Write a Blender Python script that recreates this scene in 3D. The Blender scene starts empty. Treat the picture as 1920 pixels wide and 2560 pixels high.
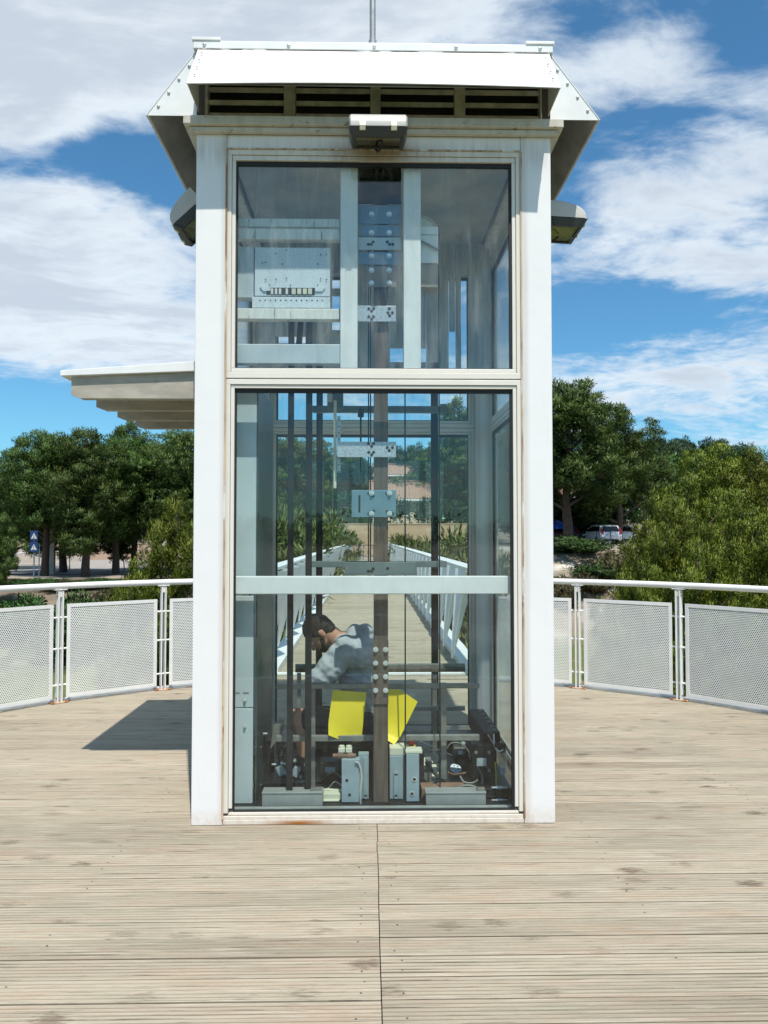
import bpy, bmesh, math, random
import numpy as np
from mathutils import Vector, Matrix, noise
sc = bpy.context.scene
COL = sc.collection
R = math.radians
# ------------------------------------------------------------------ camera
FPX, CAM = 1923.0, Vector((-0.03, -4.34, 1.6))
PITCH, YAW = math.atan(63 / FPX), -math.atan(38 / FPX)
cd = bpy.data.cameras.new('camera'); cam = bpy.data.objects.new('camera', cd); COL.objects.link(cam)
cd.sensor_fit = 'VERTICAL'; cd.sensor_height = 36.0; cd.lens = FPX / 2560 * 36.0
cd.clip_start = 0.05; cd.clip_end = 6000
cam.location = CAM; cam.rotation_euler = (math.pi / 2 + PITCH, 0, YAW)
sc.camera = cam
CM = Matrix.Rotation(YAW, 3, 'Z') @ Matrix.Rotation(math.pi / 2 + PITCH, 3, 'X')
def ray(px, py): return CM @ Vector(((px - 960) / FPX, -(py - 1280) / FPX, -1))
def P(px, py, Y):                     # the point of the place seen at a photo pixel, at depth Y
    d = ray(px, py); return CAM + d * ((Y - CAM.y) / d.y)
# ------------------------------------------------------------------ sun and sky
SUN = Vector((0.25, -1.0, 1.98)).normalized()          # towards the sun
sl = bpy.data.lights.new('sun', 'SUN'); so = bpy.data.objects.new('sun', sl); COL.objects.link(so)
sl.energy = 4.6; sl.angle = R(0.5); sl.color = (1.0, 0.945, 0.87)
so.rotation_euler = (-SUN).to_track_quat('-Z', 'Y').to_euler(); so.location = SUN * 60
w = bpy.data.worlds.new('World'); sc.world = w; w.use_nodes = True
nt = w.node_tree; nt.nodes.clear()
class NB:                              # small node helper
    def __init__(s, nt): s.nt = nt
    def n(s, t, **k):
        o = s.nt.nodes.new(t)
        for a, b in k.items(): setattr(o, a, b)
        return o
    def l(s, a, b): s.nt.links.new(a, b)
    def setv(s, sock, v):
        if isinstance(v, bpy.types.NodeSocket): s.l(v, sock)
        else: sock.default_value = v
    def math(s, op, a, b=None, c=None, clamp=False):
        o = s.n('ShaderNodeMath', operation=op, use_clamp=clamp)
        for i, v in enumerate((a, b, c)):
            if v is not None: s.setv(o.inputs[i], v)
        return o.outputs[0]
    def vm(s, op, a, b=None):
        o = s.n('ShaderNodeVectorMath', operation=op); s.setv(o.inputs[0], a)
        if b is not None:
            s.setv(o.inputs[3] if op == 'SCALE' else o.inputs[1], b)
        return o.outputs['Value'] if op in ('LENGTH', 'DOT_PRODUCT', 'DISTANCE') else o.outputs[0]
    def smooth(s, x, a, b):
        o = s.n('ShaderNodeMapRange', interpolation_type='SMOOTHSTEP'); s.setv(o.inputs[0], x)
        o.inputs[1].default_value = a; o.inputs[2].default_value = b; return o.outputs[0]
    def noise(s, vec, scale, detail=4, rough=.55, dist=0):
        o = s.n('ShaderNodeTexNoise'); s.l(vec, o.inputs['Vector'])
        o.inputs['Scale'].default_value = scale; o.inputs['Detail'].default_value = detail
        o.inputs['Roughness'].default_value = rough; o.inputs['Distortion'].default_value = dist
        return o.outputs[0]
    def mapping(s, vec, scale=(1, 1, 1), loc=(0, 0, 0), rot=(0, 0, 0)):
        o = s.n('ShaderNodeMapping'); s.l(vec, o.inputs[0])
        o.inputs['Location'].default_value = loc; o.inputs['Rotation'].default_value = rot
        o.inputs['Scale'].default_value = scale; return o.outputs[0]
    def mix(s, fac, a, b, blend='MIX'):
        o = s.n('ShaderNodeMix', data_type='RGBA', blend_type=blend)
        s.setv(o.inputs[0], fac)
        for i, v in ((6, a), (7, b)):
            s.setv(o.inputs[i], (*v, 1) if isinstance(v, tuple) and len(v) == 3 else v)
        return o.outputs[2]
    def sep(s, v):
        o = s.n('ShaderNodeSeparateXYZ'); s.l(v, o.inputs[0]); return o.outputs
    def comb(s, x, y, z):
        o = s.n('ShaderNodeCombineXYZ')
        for i, v in enumerate((x, y, z)): s.setv(o.inputs[i], v)
        return o.outputs[0]
nb = NB(nt)
out = nb.n('ShaderNodeOutputWorld'); bg = nb.n('ShaderNodeBackground'); nb.l(bg.outputs[0], out.inputs[0])
sky = nb.n('ShaderNodeTexSky', sky_type='NISHITA'); sky.sun_disc = False
sky.sun_elevation = math.asin(SUN.z); sky.sun_rotation = math.atan2(SUN.x, SUN.y)
sky.altitude = 50; sky.air_density = 1.0; sky.dust_density = 0.6; sky.ozone_density = 2.0
STR = 0.10
bg.inputs[1].default_value = STR
tc = nb.n('ShaderNodeTexCoord').outputs['Generated']
dx, dy, dz = nb.sep(tc)
zz = nb.math('MAXIMUM', dz, 0.0)
den = nb.math('ADD', zz, 0.16)
uv = nb.comb(nb.math('DIVIDE', dx, den), nb.math('DIVIDE', dy, den), 0.0)
warp = nb.n('ShaderNodeTexNoise'); nb.l(uv, warp.inputs['Vector']); warp.inputs['Scale'].default_value = 1.1
warp.inputs['Detail'].default_value = 3
wv = nb.vm('ADD', uv, nb.vm('SCALE', nb.vm('SUBTRACT', warp.outputs['Color'], (.5, .5, .5)), 0.5))
n1 = nb.noise(nb.mapping(wv, scale=(.8, 1.0, 1), loc=(3.1, 1.7, 0), rot=(0, 0, .5)), 1.7, 9, .56)
n2 = nb.noise(nb.mapping(wv, scale=(.6, 1.3, 1), rot=(0, 0, -.45), loc=(9, 2, 0)), 4.2, 8, .6)
dens = nb.math('ADD', nb.math('MULTIPLY', n1, .72), nb.math('MULTIPLY', n2, .42))
# cloud banks and clear patches by the direction they stand in (photo pixel, spread in px x, y, weight)
for px, py, sx, sy, a in ((330, 60, 620, 200, .34), (1000, -150, 700, 200, .26), (140, 620, 320, 210, .34), (300, 860, 330, 90, .12),
                          (150, 400, 330, 60, -.46), (430, 430, 170, 90, -.30), (60, 1010, 400, 70, -.22), (350, 1090, 340, 70, -.36),
                          (1520, 90, 230, 110, -.08), (1800, 30, 160, 90, -.16), (1560, 130, 130, 60, .16), (1640, 330, 170, 80, -.30),
                          (1820, 270, 140, 120, .14), (1600, 210, 180, 60, .12), (1480, 330, 90, 50, .16), (1650, 560, 280, 120, .20), (1480, 560, 120, 60, -.10),
                          (1560, 790, 260, 50, -.26), (1650, 880, 320, 60, .20), (1750, 700, 230, 60, .12), (1700, 1030, 300, 60, .10), (1720, 420, 420, 420, -.025), (1420, 470, 60, 90, -.14), (1440, 860, 120, 60, -.16), (1850, 130, 90, 60, -.22), (1460, 60, 90, 60, -.14), (1700, 560, 120, 30, -.10), (230, 470, 120, 26, .12), (60, 330, 90, 30, .10)):
    d = ray(px, py).normalized()
    rx = CM @ Vector((1, 0, 0)); ry = d.cross(rx).normalized(); rx = ry.cross(d).normalized()
    qx = nb.math('MULTIPLY', nb.vm('DOT_PRODUCT', tc, tuple(rx)), FPX / sx)
    qy = nb.math('MULTIPLY', nb.vm('DOT_PRODUCT', tc, tuple(ry)), FPX / sy)
    fr = nb.smooth(nb.vm('DOT_PRODUCT', tc, tuple(d)), 0.0, .3)
    g = nb.math('MULTIPLY', nb.math('EXPONENT', nb.math('MULTIPLY', nb.math('ADD', nb.math('MULTIPLY', qx, qx), nb.math('MULTIPLY', qy, qy)), -.7)), fr)
    dens = nb.math('ADD', dens, nb.math('MULTIPLY', g, a))
n3 = nb.noise(nb.mapping(wv, scale=(1, 1.2, 1)), 13, 6, .6)
dens = nb.math('ADD', dens, nb.math('MULTIPLY', nb.math('SUBTRACT', n3, .5), .34))
cover = nb.smooth(dens, .50, .80)
cover = nb.math('MULTIPLY', cover, nb.smooth(dz, -0.02, .10))
thick = nb.smooth(nb.math('ADD', dens, nb.math('MULTIPLY', nb.math('SUBTRACT', n2, .5), 1.1)), .66, 1.08)
cl = nb.mix(thick, (7.6, 8.35, 9.0), (5.7, 6.35, 7.2))
skc = nb.mix(1.0, sky.outputs[0], (.62, 1.14, 1.32), 'MULTIPLY')
nb.l(nb.mix(nb.math('MULTIPLY', cover, .93), skc, cl), bg.inputs[0])
# ------------------------------------------------------------------ exposure and render settings
sc.view_settings.view_transform = 'Standard'; sc.view_settings.look = 'None'
sc.view_settings.gamma = 1; sc.view_settings.exposure = 0.15
sc.cycles.transparent_max_bounces = 32; sc.cycles.max_bounces = 10; sc.cycles.use_denoising = True
sc.cycles.caustics_reflective = False; sc.cycles.caustics_refractive = False; sc.cycles.sample_clamp_indirect = 6
# ------------------------------------------------------------------ mesh builder
OFF = {}
class MB:
    def __init__(s, T=None): s.v = []; s.f = []; s.T = T; s.cuts = []
    def add(s, vs, fs):
        b = len(s.v); s.cuts.append((b, len(s.f)))
        if s.T: vs = [s.T(Vector(p)) for p in vs]
        s.v += [tuple(p) for p in vs]; s.f += [tuple(i + b for i in q) for q in fs]; return s
    def box(s, x0, x1, y0, y1, z0, z1):
        x0, x1 = min(x0, x1), max(x0, x1); y0, y1 = min(y0, y1), max(y0, y1); z0, z1 = min(z0, z1), max(z0, z1)
        return s.add([(x, y, z) for z in (z0, z1) for y in (y0, y1) for x in (x0, x1)],
                     [(0, 2, 3, 1), (4, 5, 7, 6), (0, 1, 5, 4), (2, 6, 7, 3), (0, 4, 6, 2), (1, 3, 7, 5)])
    def obox(s, c, ax, h):             # centre, three axes, half sizes
        c = Vector(c); a = [Vector(q).normalized() * k for q, k in zip(ax, h)]
        return s.add([c + a[0] * x + a[1] * y + a[2] * z for z in (-1, 1) for y in (-1, 1) for x in (-1, 1)],
                     [(0, 2, 3, 1), (4, 5, 7, 6), (0, 1, 5, 4), (2, 6, 7, 3), (0, 4, 6, 2), (1, 3, 7, 5)])
    def bar(s, a, b, w, h, up=(0, 0, 1)):
        a, b = Vector(a), Vector(b); d = b - a; u = Vector(up)
        if abs(d.normalized().dot(u)) > .98: u = Vector((0, 1, 0))
        x = d.cross(u).normalized(); z = x.cross(d).normalized()
        return s.obox((a + b) / 2, (d, x, z), (d.length / 2, w / 2, h / 2))
    def prism(s, pts, vec):
        vec = Vector(vec); n = len(pts); pts = [Vector(p) for p in pts]
        return s.add(pts + [p + vec for p in pts],
                     [tuple(range(n))[::-1], tuple(range(n, 2 * n))] + [(i, (i + 1) % n, n + (i + 1) % n, n + i) for i in range(n)])
    def tube(s, path, r, n=8, closed=False):
        path = [Vector(p) for p in path]; m = len(path); rings = []
        rr = r if isinstance(r, (list, tuple)) else [r] * m
        u = None; vs = []
        for i, p in enumerate(path):
            d = (path[min(i + 1, m - 1)] - path[max(i - 1, 0)]).normalized()
            if u is None: u = d.orthogonal().normalized()
            u = (u - d * u.dot(d)).normalized(); q = d.cross(u)
            vs += [p + (u * math.cos(2 * math.pi * k / n) + q * math.sin(2 * math.pi * k / n)) * rr[i] for k in range(n)]
        fs = [(i * n + k, i * n + (k + 1) % n, (i + 1) * n + (k + 1) % n, (i + 1) * n + k) for i in range(m - 1) for k in range(n)]
        fs += [tuple(range(n))[::-1], tuple((m - 1) * n + k for k in range(n))]
        return s.add(vs, fs)
    def cyl(s, a, b, r, n=12, r2=None): return s.tube([a, b], [r, r if r2 is None else r2], n)
    def ell(s, c, rad, M=None, nu=16, nv=10):
        c = Vector(c); M = M or Matrix.Identity(3); vs = []; fs = []
        for j in range(nv + 1):
            t = math.pi * j / nv
            for i in range(nu):
                a = 2 * math.pi * i / nu
                vs.append(c + M @ Vector((rad[0] * math.sin(t) * math.cos(a), rad[1] * math.sin(t) * math.sin(a), rad[2] * math.cos(t))))
        for j in range(nv):
            for i in range(nu): fs.append((j * nu + i, (j + 1) * nu + i, (j + 1) * nu + (i + 1) % nu, j * nu + (i + 1) % nu))
        return s.add(vs, fs)
    def cone(s, p0, r0, p1, r1, n=14):  # sphere-swept limb
        p0, p1 = Vector(p0), Vector(p1); d = (p1 - p0).normalized(); path = []; rr = []
        for k in range(5): a = math.pi / 2 * (1 - k / 4); path.append(p0 - d * r0 * math.sin(a)); rr.append(max(r0 * math.cos(a), 1e-4))
        for k in range(5): a = math.pi / 2 * k / 4; path.append(p1 + d * r1 * math.sin(a)); rr.append(max(r1 * math.cos(a), 1e-4))
        return s.tube(path, rr, n)
    def each(s, name, mat, parent=None, per=1, **k):   # every piece an object of its own
        c = s.cuts[::per] + [(len(s.v), len(s.f))]; r = []
        for (v0, f0), (v1, f1) in zip(c, c[1:]):
            m = MB(); m.v = s.v[v0:v1]; m.f = [tuple(i - v0 for i in q) for q in s.f[f0:f1]]; r.append(m.build(name, mat, parent, **k))
        return r
    def build(s, name, mat, parent=None, smooth=False, bevel=0, kind=None):
        me = bpy.data.meshes.new(name); o = bpy.data.objects.new(name, me)
        off = Vector((0, 0, 0))
        if parent is not None: off = OFF.get(parent.name, off)
        me.from_pydata([tuple(Vector(p) - off) for p in s.v], [], s.f)
        me.materials.append(mat)
        bm = bmesh.new(); bm.from_mesh(me); bmesh.ops.recalc_face_normals(bm, faces=bm.faces); bm.to_mesh(me); bm.free()
        if smooth:
            me.polygons.foreach_set('use_smooth', [True] * len(me.polygons)); me.set_sharp_from_angle(angle=R(smooth if smooth is not True else 40))
        COL.objects.link(o)
        if parent is not None: o.parent = parent; OFF[o.name] = off
        if bevel:
            b = o.modifiers.new('bevel', 'BEVEL'); b.width = bevel; b.segments = 2; b.limit_method = 'ANGLE'; b.angle_limit = R(50)
        if kind: o['kind'] = kind
        return o
def tag(o, label=None, cat=None, group=None, kind=None):
    for k, v in (('label', label), ('category', cat), ('group', group), ('kind', kind)):
        if v: o[k] = v
    return o
def thing(name, label, cat, loc=(0, 0, 0), group=None, rz=0):
    o = bpy.data.objects.new(name, None); COL.objects.link(o); o.empty_display_size = .1
    o.location = loc; o.rotation_euler.z = rz
    OFF[o.name] = Vector(loc) if rz == 0 else Vector((0, 0, 0))
    return tag(o, label, cat, group)
def local(o): OFF[o.name] = Vector((0, 0, 0)); return o    # children are given in the thing's own coordinates
def children(o): return [c for c in bpy.data.objects if c.parent == o]
def dup(o, loc=None, rot=None, scale=None, label=None, parent=None, kids=None):
    c = o.copy(); COL.objects.link(c)
    if parent: c.parent = parent
    for ch in children(o): dup(ch, parent=c)
    if loc is not None: c.location = loc
    if rot is not None: c.rotation_euler = rot
    if scale is not None: c.scale = scale
    if label: c['label'] = label
    return c
def remesh(mb, name, mat, voxel, parent=None, smooth_it=4, disp=None):
    """union of limbs as one continuous skin"""
    o = mb.build(name + '_raw', mat)
    m = o.modifiers.new('r', 'REMESH'); m.mode = 'VOXEL'; m.voxel_size = voxel
    m = o.modifiers.new('s', 'SMOOTH'); m.factor = .6; m.iterations = smooth_it
    dg = bpy.context.evaluated_depsgraph_get(); dg.update()
    me = bpy.data.meshes.new_from_object(o.evaluated_get(dg)); raw = o.data
    bpy.data.objects.remove(o); bpy.data.meshes.remove(raw)
    me.name = name; off = OFF.get(parent.name, Vector()) if parent else Vector()
    for v in me.vertices:
        if disp: v.co = v.co + v.normal * disp(v.co)
    for v in me.vertices: v.co -= off
    me.polygons.foreach_set('use_smooth', [True] * len(me.polygons))
    if not me.materials: me.materials.append(mat)
    n = bpy.data.objects.new(name, me); COL.objects.link(n)
    if parent: n.parent = parent; OFF[n.name] = off
    return n
# ------------------------------------------------------------------ materials
def M(name, col, rough=.5, metal=0., var=.12, scale=6, stretch=(1, 1, 1), bump=0., bscale=80, spec=.5, col2=None, spots=None, coat=0, alpha_rand=0):
    m = bpy.data.materials.new(name); m.use_nodes = True; b = NB(m.node_tree)
    p = m.node_tree.nodes['Principled BSDF']
    t = b.n('ShaderNodeTexCoord').outputs['Object']
    nz = b.noise(b.mapping(t, scale=stretch), scale, 6, .6)
    a = tuple(c * (1 - var) for c in col); c2 = col2 or tuple(min(c * (1 + var), .95) for c in col)
    c = b.mix(b.smooth(nz, .3, .7), a, c2)
    if spots:                          # (colour, scale, threshold, stretch)
        for sp in spots:
            q = b.noise(b.mapping(t, scale=sp[3], loc=(5, 3, 1)), sp[1], 5, .65)
            c = b.mix(b.smooth(q, sp[2], sp[2] + .08), c, sp[0])
    b.l(c, p.inputs['Base Color'])
    b.l(b.math('ADD', b.math('MULTIPLY', nz, .2), rough - .1, clamp=True), p.inputs['Roughness'])
    p.inputs['Metallic'].default_value = metal; p.inputs['Specular IOR Level'].default_value = spec
    if coat: p.inputs['Coat Weight'].default_value = coat
    if bump:
        q = b.noise(b.mapping(t, scale=stretch), bscale, 4, .6)
        bp = b.n('ShaderNodeBump'); bp.inputs['Strength'].default_value = 1; bp.inputs['Distance'].default_value = bump
        b.l(q, bp.inputs['Height']); b.l(bp.outputs[0], p.inputs['Normal'])
    return m
def leafmat(name, c1, c2, c3):
    m = bpy.data.materials.new(name); m.use_nodes = True; b = NB(m.node_tree); m.node_tree.nodes.clear()
    o = b.n('ShaderNodeOutputMaterial'); g = b.n('ShaderNodeNewGeometry'); oi = b.n('ShaderNodeObjectInfo')
    t = b.n('ShaderNodeTexCoord').outputs['Object']
    q = b.noise(t, .9, 3); c = b.mix(b.smooth(q, .35, .65), c1, c2)
    c = b.mix(b.math('MULTIPLY', b.math('POWER', g.outputs['Random Per Island'], 3.0), .8), c, c3)
    h = b.n('ShaderNodeHueSaturation'); b.l(c, h.inputs['Color'])
    b.l(b.math('ADD', .497, b.math('MULTIPLY', oi.outputs['Random'], .025)), h.inputs['Hue'])
    b.l(b.math('ADD', .8, b.math('MULTIPLY', oi.outputs['Random'], .4)), h.inputs['Value'])
    d = b.n('ShaderNodeBsdfDiffuse'); b.l(h.outputs[0], d.inputs[0])
    tr = b.n('ShaderNodeBsdfTranslucent'); b.l(h.outputs[0], tr.inputs[0])
    gl = b.n('ShaderNodeBsdfGlossy'); gl.inputs['Roughness'].default_value = .45; gl.inputs[0].default_value = (.8, .85, .8, 1)
    x = b.n('ShaderNodeMixShader'); x.inputs[0].default_value = .18; b.l(d.outputs[0], x.inputs[1]); b.l(tr.outputs[0], x.inputs[2])
    y = b.n('ShaderNodeMixShader'); y.inputs[0].default_value = .018; b.l(x.outputs[0], y.inputs[1]); b.l(gl.outputs[0], y.inputs[2])
    b.l(y.outputs[0], o.inputs[0]); return m
def glassmat(name, tint, dirt=.06, ior=1.5):
    m = bpy.data.materials.new(name); m.use_nodes = True; b = NB(m.node_tree); m.node_tree.nodes.clear()
    o = b.n('ShaderNodeOutputMaterial'); t = b.n('ShaderNodeTexCoord').outputs['Object']
    fr = b.n('ShaderNodeFresnel'); bk = b.n('ShaderNodeNewGeometry').outputs['Backfacing']
    b.l(b.math('ADD', ior, b.math('MULTIPLY', bk, 1 / ior - ior)), fr.inputs[0])      # same reflectance on both faces of the sheet
    tr = b.n('ShaderNodeBsdfTransparent'); tr.inputs[0].default_value = (*tint, 1)
    gl = b.n('ShaderNodeBsdfGlossy'); gl.inputs['Roughness'].default_value = 0.0; gl.inputs[0].default_value = (1, 1, 1, 1)
    df = b.n('ShaderNodeBsdfDiffuse'); df.inputs[0].default_value = (.55, .58, .55, 1)
    q = b.noise(b.mapping(t, scale=(7, 7, 1.1)), 2.5, 7, .65)
    x = b.n('ShaderNodeMixShader'); b.l(b.math('MULTIPLY', b.smooth(q, .42, .8), dirt), x.inputs[0]); b.l(tr.outputs[0], x.inputs[1]); b.l(df.outputs[0], x.inputs[2])
    y = b.n('ShaderNodeMixShader'); b.l(fr.outputs[0], y.inputs[0]); b.l(x.outputs[0], y.inputs[1]); b.l(gl.outputs[0], y.inputs[2])
    b.l(y.outputs[0], o.inputs[0]); return m
def towerpaint(name='white_lacquer', c1=(.78, .77, .745), c2=(.86, .85, .835)):
    m = bpy.data.materials.new(name); m.use_nodes = True; b = NB(m.node_tree); p = m.node_tree.nodes['Principled BSDF']
    t = b.n('ShaderNodeTexCoord').outputs['Object']; X, Y, Z = b.sep(t)
    c = b.mix(b.noise(t, 2.5, 6), c1, c2)
    drip = b.noise(b.mapping(t, scale=(14, 14, 1.0)), 2.0, 6, .65)
    fine = b.noise(t, 30, 5, .7)
    ax = b.math('ABSOLUTE', b.math('SUBTRACT', X, .006))
    def band(v, c0, wd): return b.math('SUBTRACT', 1, b.smooth(b.math('ABSOLUTE', b.math('SUBTRACT', v, c0)), 0, wd))
    e = b.math('MULTIPLY', band(ax, .853, .035), b.math('ADD', .25, b.math('MULTIPLY', drip, .9)))      # rusty water along the frame joint
    e2 = b.math('MULTIPLY', band(Z, 3.80, .13), b.smooth(drip, .35, .75))
    e3 = b.math('MULTIPLY', b.math('MULTIPLY', band(Z, 3.80, .09), band(X, .03, .45)), .9)
    e4 = b.math('MULTIPLY', b.math('SUBTRACT', 1, b.smooth(Z, 0, .12)), b.math('ADD', .25, b.math('MULTIPLY', b.smooth(fine, .4, .7), .5)))
    e5 = b.math('MULTIPLY', band(Z, 3.93, .05), b.math('ADD', .35, b.math('MULTIPLY', drip, .5)))
    f = b.math('ADD', b.math('ADD', b.math('MULTIPLY', e, .50), b.math('MULTIPLY', e2, .45)), b.math('ADD', e3, b.math('ADD', b.math('MULTIPLY', e4, .8), e5)), clamp=True)
    f = b.math('ADD', f, b.math('ADD', b.math('MULTIPLY', b.smooth(fine, .64, .8), .22), b.math('MULTIPLY', b.smooth(drip, .58, .75), .10)), clamp=True)
    c = b.mix(b.math('MULTIPLY', f, .8), c, b.mix(b.math('SUBTRACT', 1, b.smooth(Z, .05, .3)), (.33, .235, .15), (.52, .35, .21)))
    ru = b.math('MULTIPLY', b.math('MULTIPLY', b.math('SUBTRACT', 1, b.smooth(Z, .01, .035)), band(X, -.42, .25)), 1.0)
    c = b.mix(ru, c, (.36, .13, .02))
    b.l(c, p.inputs['Base Color']); p.inputs['Roughness'].default_value = .38
    bp = b.n('ShaderNodeBump'); bp.inputs['Distance'].default_value = .0015; b.l(b.noise(t, 9, 3), bp.inputs['Height']); b.l(bp.outputs[0], p.inputs['Normal'])
    return m
def woodmat():
    m = bpy.data.materials.new('weathered_decking'); m.use_nodes = True; b = NB(m.node_tree); p = m.node_tree.nodes['Principled BSDF']
    t = b.n('ShaderNodeTexCoord').outputs['Object']; g = b.n('ShaderNodeNewGeometry'); rnd = g.outputs['Random Per Island']
    sh = b.vm('ADD', t, b.comb(b.math('MULTIPLY', rnd, 37.), 0., b.math('MULTIPLY', rnd, 11.)))
    base = b.mix(rnd, (.29, .245, .18), (.47, .405, .305))
    big = b.noise(b.mapping(t, scale=(.7, 1.3, 1)), .9, 4)
    base = b.mix(b.smooth(big, .35, .7), base, (.43, .37, .275))
    gr = b.noise(b.mapping(sh, scale=(2.6, 95, 1)), 1.9, 8, .68)
    base = b.mix(b.math('MULTIPLY', b.smooth(gr, .53, .66), .42), base, (.185, .145, .105))
    ln = b.noise(b.mapping(sh, scale=(1.5, 170, 1), loc=(3, 0, 0)), 1.3, 5, .6)
    base = b.mix(b.math('MULTIPLY', b.smooth(ln, .585, .64), .8), base, (.13, .10, .075))
    lt = b.noise(b.mapping(sh, scale=(2.2, 60, 1), loc=(7, 0, 0)), 1.3, 4, .55)
    base = b.mix(b.math('MULTIPLY', b.smooth(lt, .54, .66), .5), base, (.56, .50, .40))
    vo = b.n('ShaderNodeTexVoronoi'); b.l(b.vm('ADD', b.mapping(sh, scale=(3.6, 6.6, 1)), b.vm('SCALE', b.n('ShaderNodeTexCoord').outputs['Object'], .0)), vo.inputs['Vector'])
    vo.inputs['Scale'].default_value = 1.0; vo.inputs['Randomness'].default_value = 1.0
    wob = b.math('ADD', vo.outputs['Distance'], b.math('MULTIPLY', b.math('SUBTRACT', b.noise(b.mapping(t, scale=(6, 34, 1)), 3, 8), .5), .85))
    sel = b.math('GREATER_THAN', b.sep(vo.outputs['Color'])[0], .46)
    kn = b.math('MULTIPLY', b.math('SUBTRACT', 1, b.smooth(wob, .06, .31)), sel)
    base = b.mix(b.math('MULTIPLY', b.math('MULTIPLY', kn, b.math('ADD', .38, b.math('MULTIPLY', b.math('POWER', b.sep(vo.outputs['Color'])[1], 2.), .6))), 1.0), base, (.13, .095, .065))
    st = b.noise(b.mapping(t, scale=(1, 2.2, 1)), 3.3, 6, .7)
    base = b.mix(b.math('MULTIPLY', b.smooth(st, .60, .80), .30), base, (.26, .22, .17))
    gz_ = b.sep(t)[2]; gn = b.noise(b.mapping(sh, scale=(1.1, 55, 1), loc=(1, 4, 0)), 1.2, 4, .6)
    base = b.mix(b.math('MULTIPLY', b.math('SUBTRACT', 1, b.smooth(gz_, -.0040, -.0012)), b.math('ADD', .50, b.math('MULTIPLY', b.smooth(gn, .45, .62), .42))), base, (.12, .095, .065))   # grime lying in the grooves
    pk = b.noise(b.mapping(sh, scale=(1.3, 9, 1), loc=(8, 1, 0)), 1.5, 6, .65)
    base = b.mix(b.math('MULTIPLY', b.smooth(pk, .50, .68), .32), base, (.40, .27, .18)); base = b.mix(b.math('MULTIPLY', b.smooth(pk, .50, .34), .30), base, (.25, .25, .17))
    gp = b.noise(b.mapping(t, scale=(.6, 1.0, 1), loc=(2, 2, 0)), 1.6, 5, .6)
    base = b.mix(b.math('MULTIPLY', b.smooth(gp, .52, .72), .38), base, (.30, .28, .21))
    b.l(base, p.inputs['Base Color']); p.inputs['Roughness'].default_value = .82; p.inputs['Specular IOR Level'].default_value = .25
    bp = b.n('ShaderNodeBump'); bp.inputs['Distance'].default_value = .003; bp.inputs['Strength'].default_value = .8
    b.l(b.math('SUBTRACT', gr, b.math('MULTIPLY', kn, .5)), bp.inputs['Height']); b.l(bp.outputs[0], p.inputs['Normal'])
    return m
m_paint = towerpaint(); m_frame = towerpaint('cream_frame', (.70, .66, .575), (.80, .765, .69)); m_wood = woodmat()
m_white = M('white_steel', (.80, .80, .78), .38, var=.05, spots=[((.45, .33, .22), 9, .74, (1, 1, 1))])
m_rail = M('white_rail_paint', (.82, .81, .78), .35, var=.05, spots=[((.38, .16, .05), 14, .76, (1, 1, .4))])
m_rust = M('rust', (.30, .12, .04), .85, var=.35, scale=30)
m_perf = M('perforated_white', (.83, .84, .81), .45, var=.04)
m_glass = glassmat('clear_glass', (.935, .972, .965), .02, 1.40); m_glass2 = glassmat('dusty_glass', (.945, .972, .968), .14, 1.47)
m_gask = M('black_rubber', (.012, .012, .013), .6)
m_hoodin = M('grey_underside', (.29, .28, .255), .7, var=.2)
m_louv = M('dusty_louvre', (.52, .48, .39), .7, var=.25, scale=12)
m_dark = M('dark_void', (.018, .019, .017), .8)
m_ceil = M('grey_ceiling', (.40, .42, .42), .6, var=.2, scale=3)
m_wpost = M('white_post', (.82, .84, .81), .4, var=.05, spots=[((.30, .29, .26), 26, .70, (1, 1, 1))])
m_wdirt = M('streaked_white_beam', (.74, .745, .68), .5, var=.1, stretch=(10, 10, 1), spots=[((.24, .22, .18), 5, .60, (9, 9, .8))])
m_panelgrey = M('weathered_grey_panel', (.46, .48, .47), .55, var=.3, scale=3, stretch=(8, 8, .8))
m_galv = M('galvanised', (.48, .53, .56), .42, metal=.35, var=.22, scale=70)
m_galvp = M('galvanised_cover', (.62, .69, .72), .5, metal=.05, var=.14, scale=120)
m_blue = M('blue_grey_plate', (.16, .27, .33), .45, metal=.2, var=.12)
m_bluebox = M('blue_grey_enamel', (.30, .38, .41), .42, var=.10, spots=[((.16, .15, .13), 14, .68, (1, 1, .5))])
m_doorp = M('pale_door_panel', (.52, .585, .60), .4, metal=.05, var=.1, scale=2)
m_green = M('grey_green_plate', (.13, .17, .165), .5, var=.15)
m_bronze = M('rusty_steel', (.115, .088, .068), .75, var=.35, scale=4, stretch=(9, 9, .8), spots=[((.24, .10, .035), 5, .62, (7, 7, 1)), ((.33, .34, .33), 3.2, .70, (5, 5, 1))])
m_black = M('black_steel', (.014, .015, .016), .5, var=.3, spec=.3)
m_blackg = M('glossy_black', (.010, .011, .012), .38, var=.3, spec=.3)
m_bar = M('dull_steel_bar', (.26, .255, .225), .5, metal=.35, var=.2, scale=12)
m_yellow = M('yellow_sheet', (.86, .69, .03), .5, var=.03)
m_yel2 = M('yellow_enamel', (.72, .50, .02), .45)
m_red = M('red_button', (.32, .025, .02), .4)
m_cream = M('cream_plastic', (.62, .62, .48), .5, var=.1)
m_greymetal = M('grey_tray_metal', (.36, .38, .36), .45, metal=.25, var=.12, spots=[((.20, .16, .11), 7, .68, (1, 1, 1))])
m_brownm = M('brown_rust_plate', (.22, .13, .085), .75, var=.3, scale=12)
m_bolt = M('zinc_bolt', (.70, .72, .70), .3, metal=.5)
m_lampg = M('lamp_housing', (.56, .53, .49), .45, var=.06, scale=3)
m_lampd = M('lamp_rim', (.045, .05, .052), .4)
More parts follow.
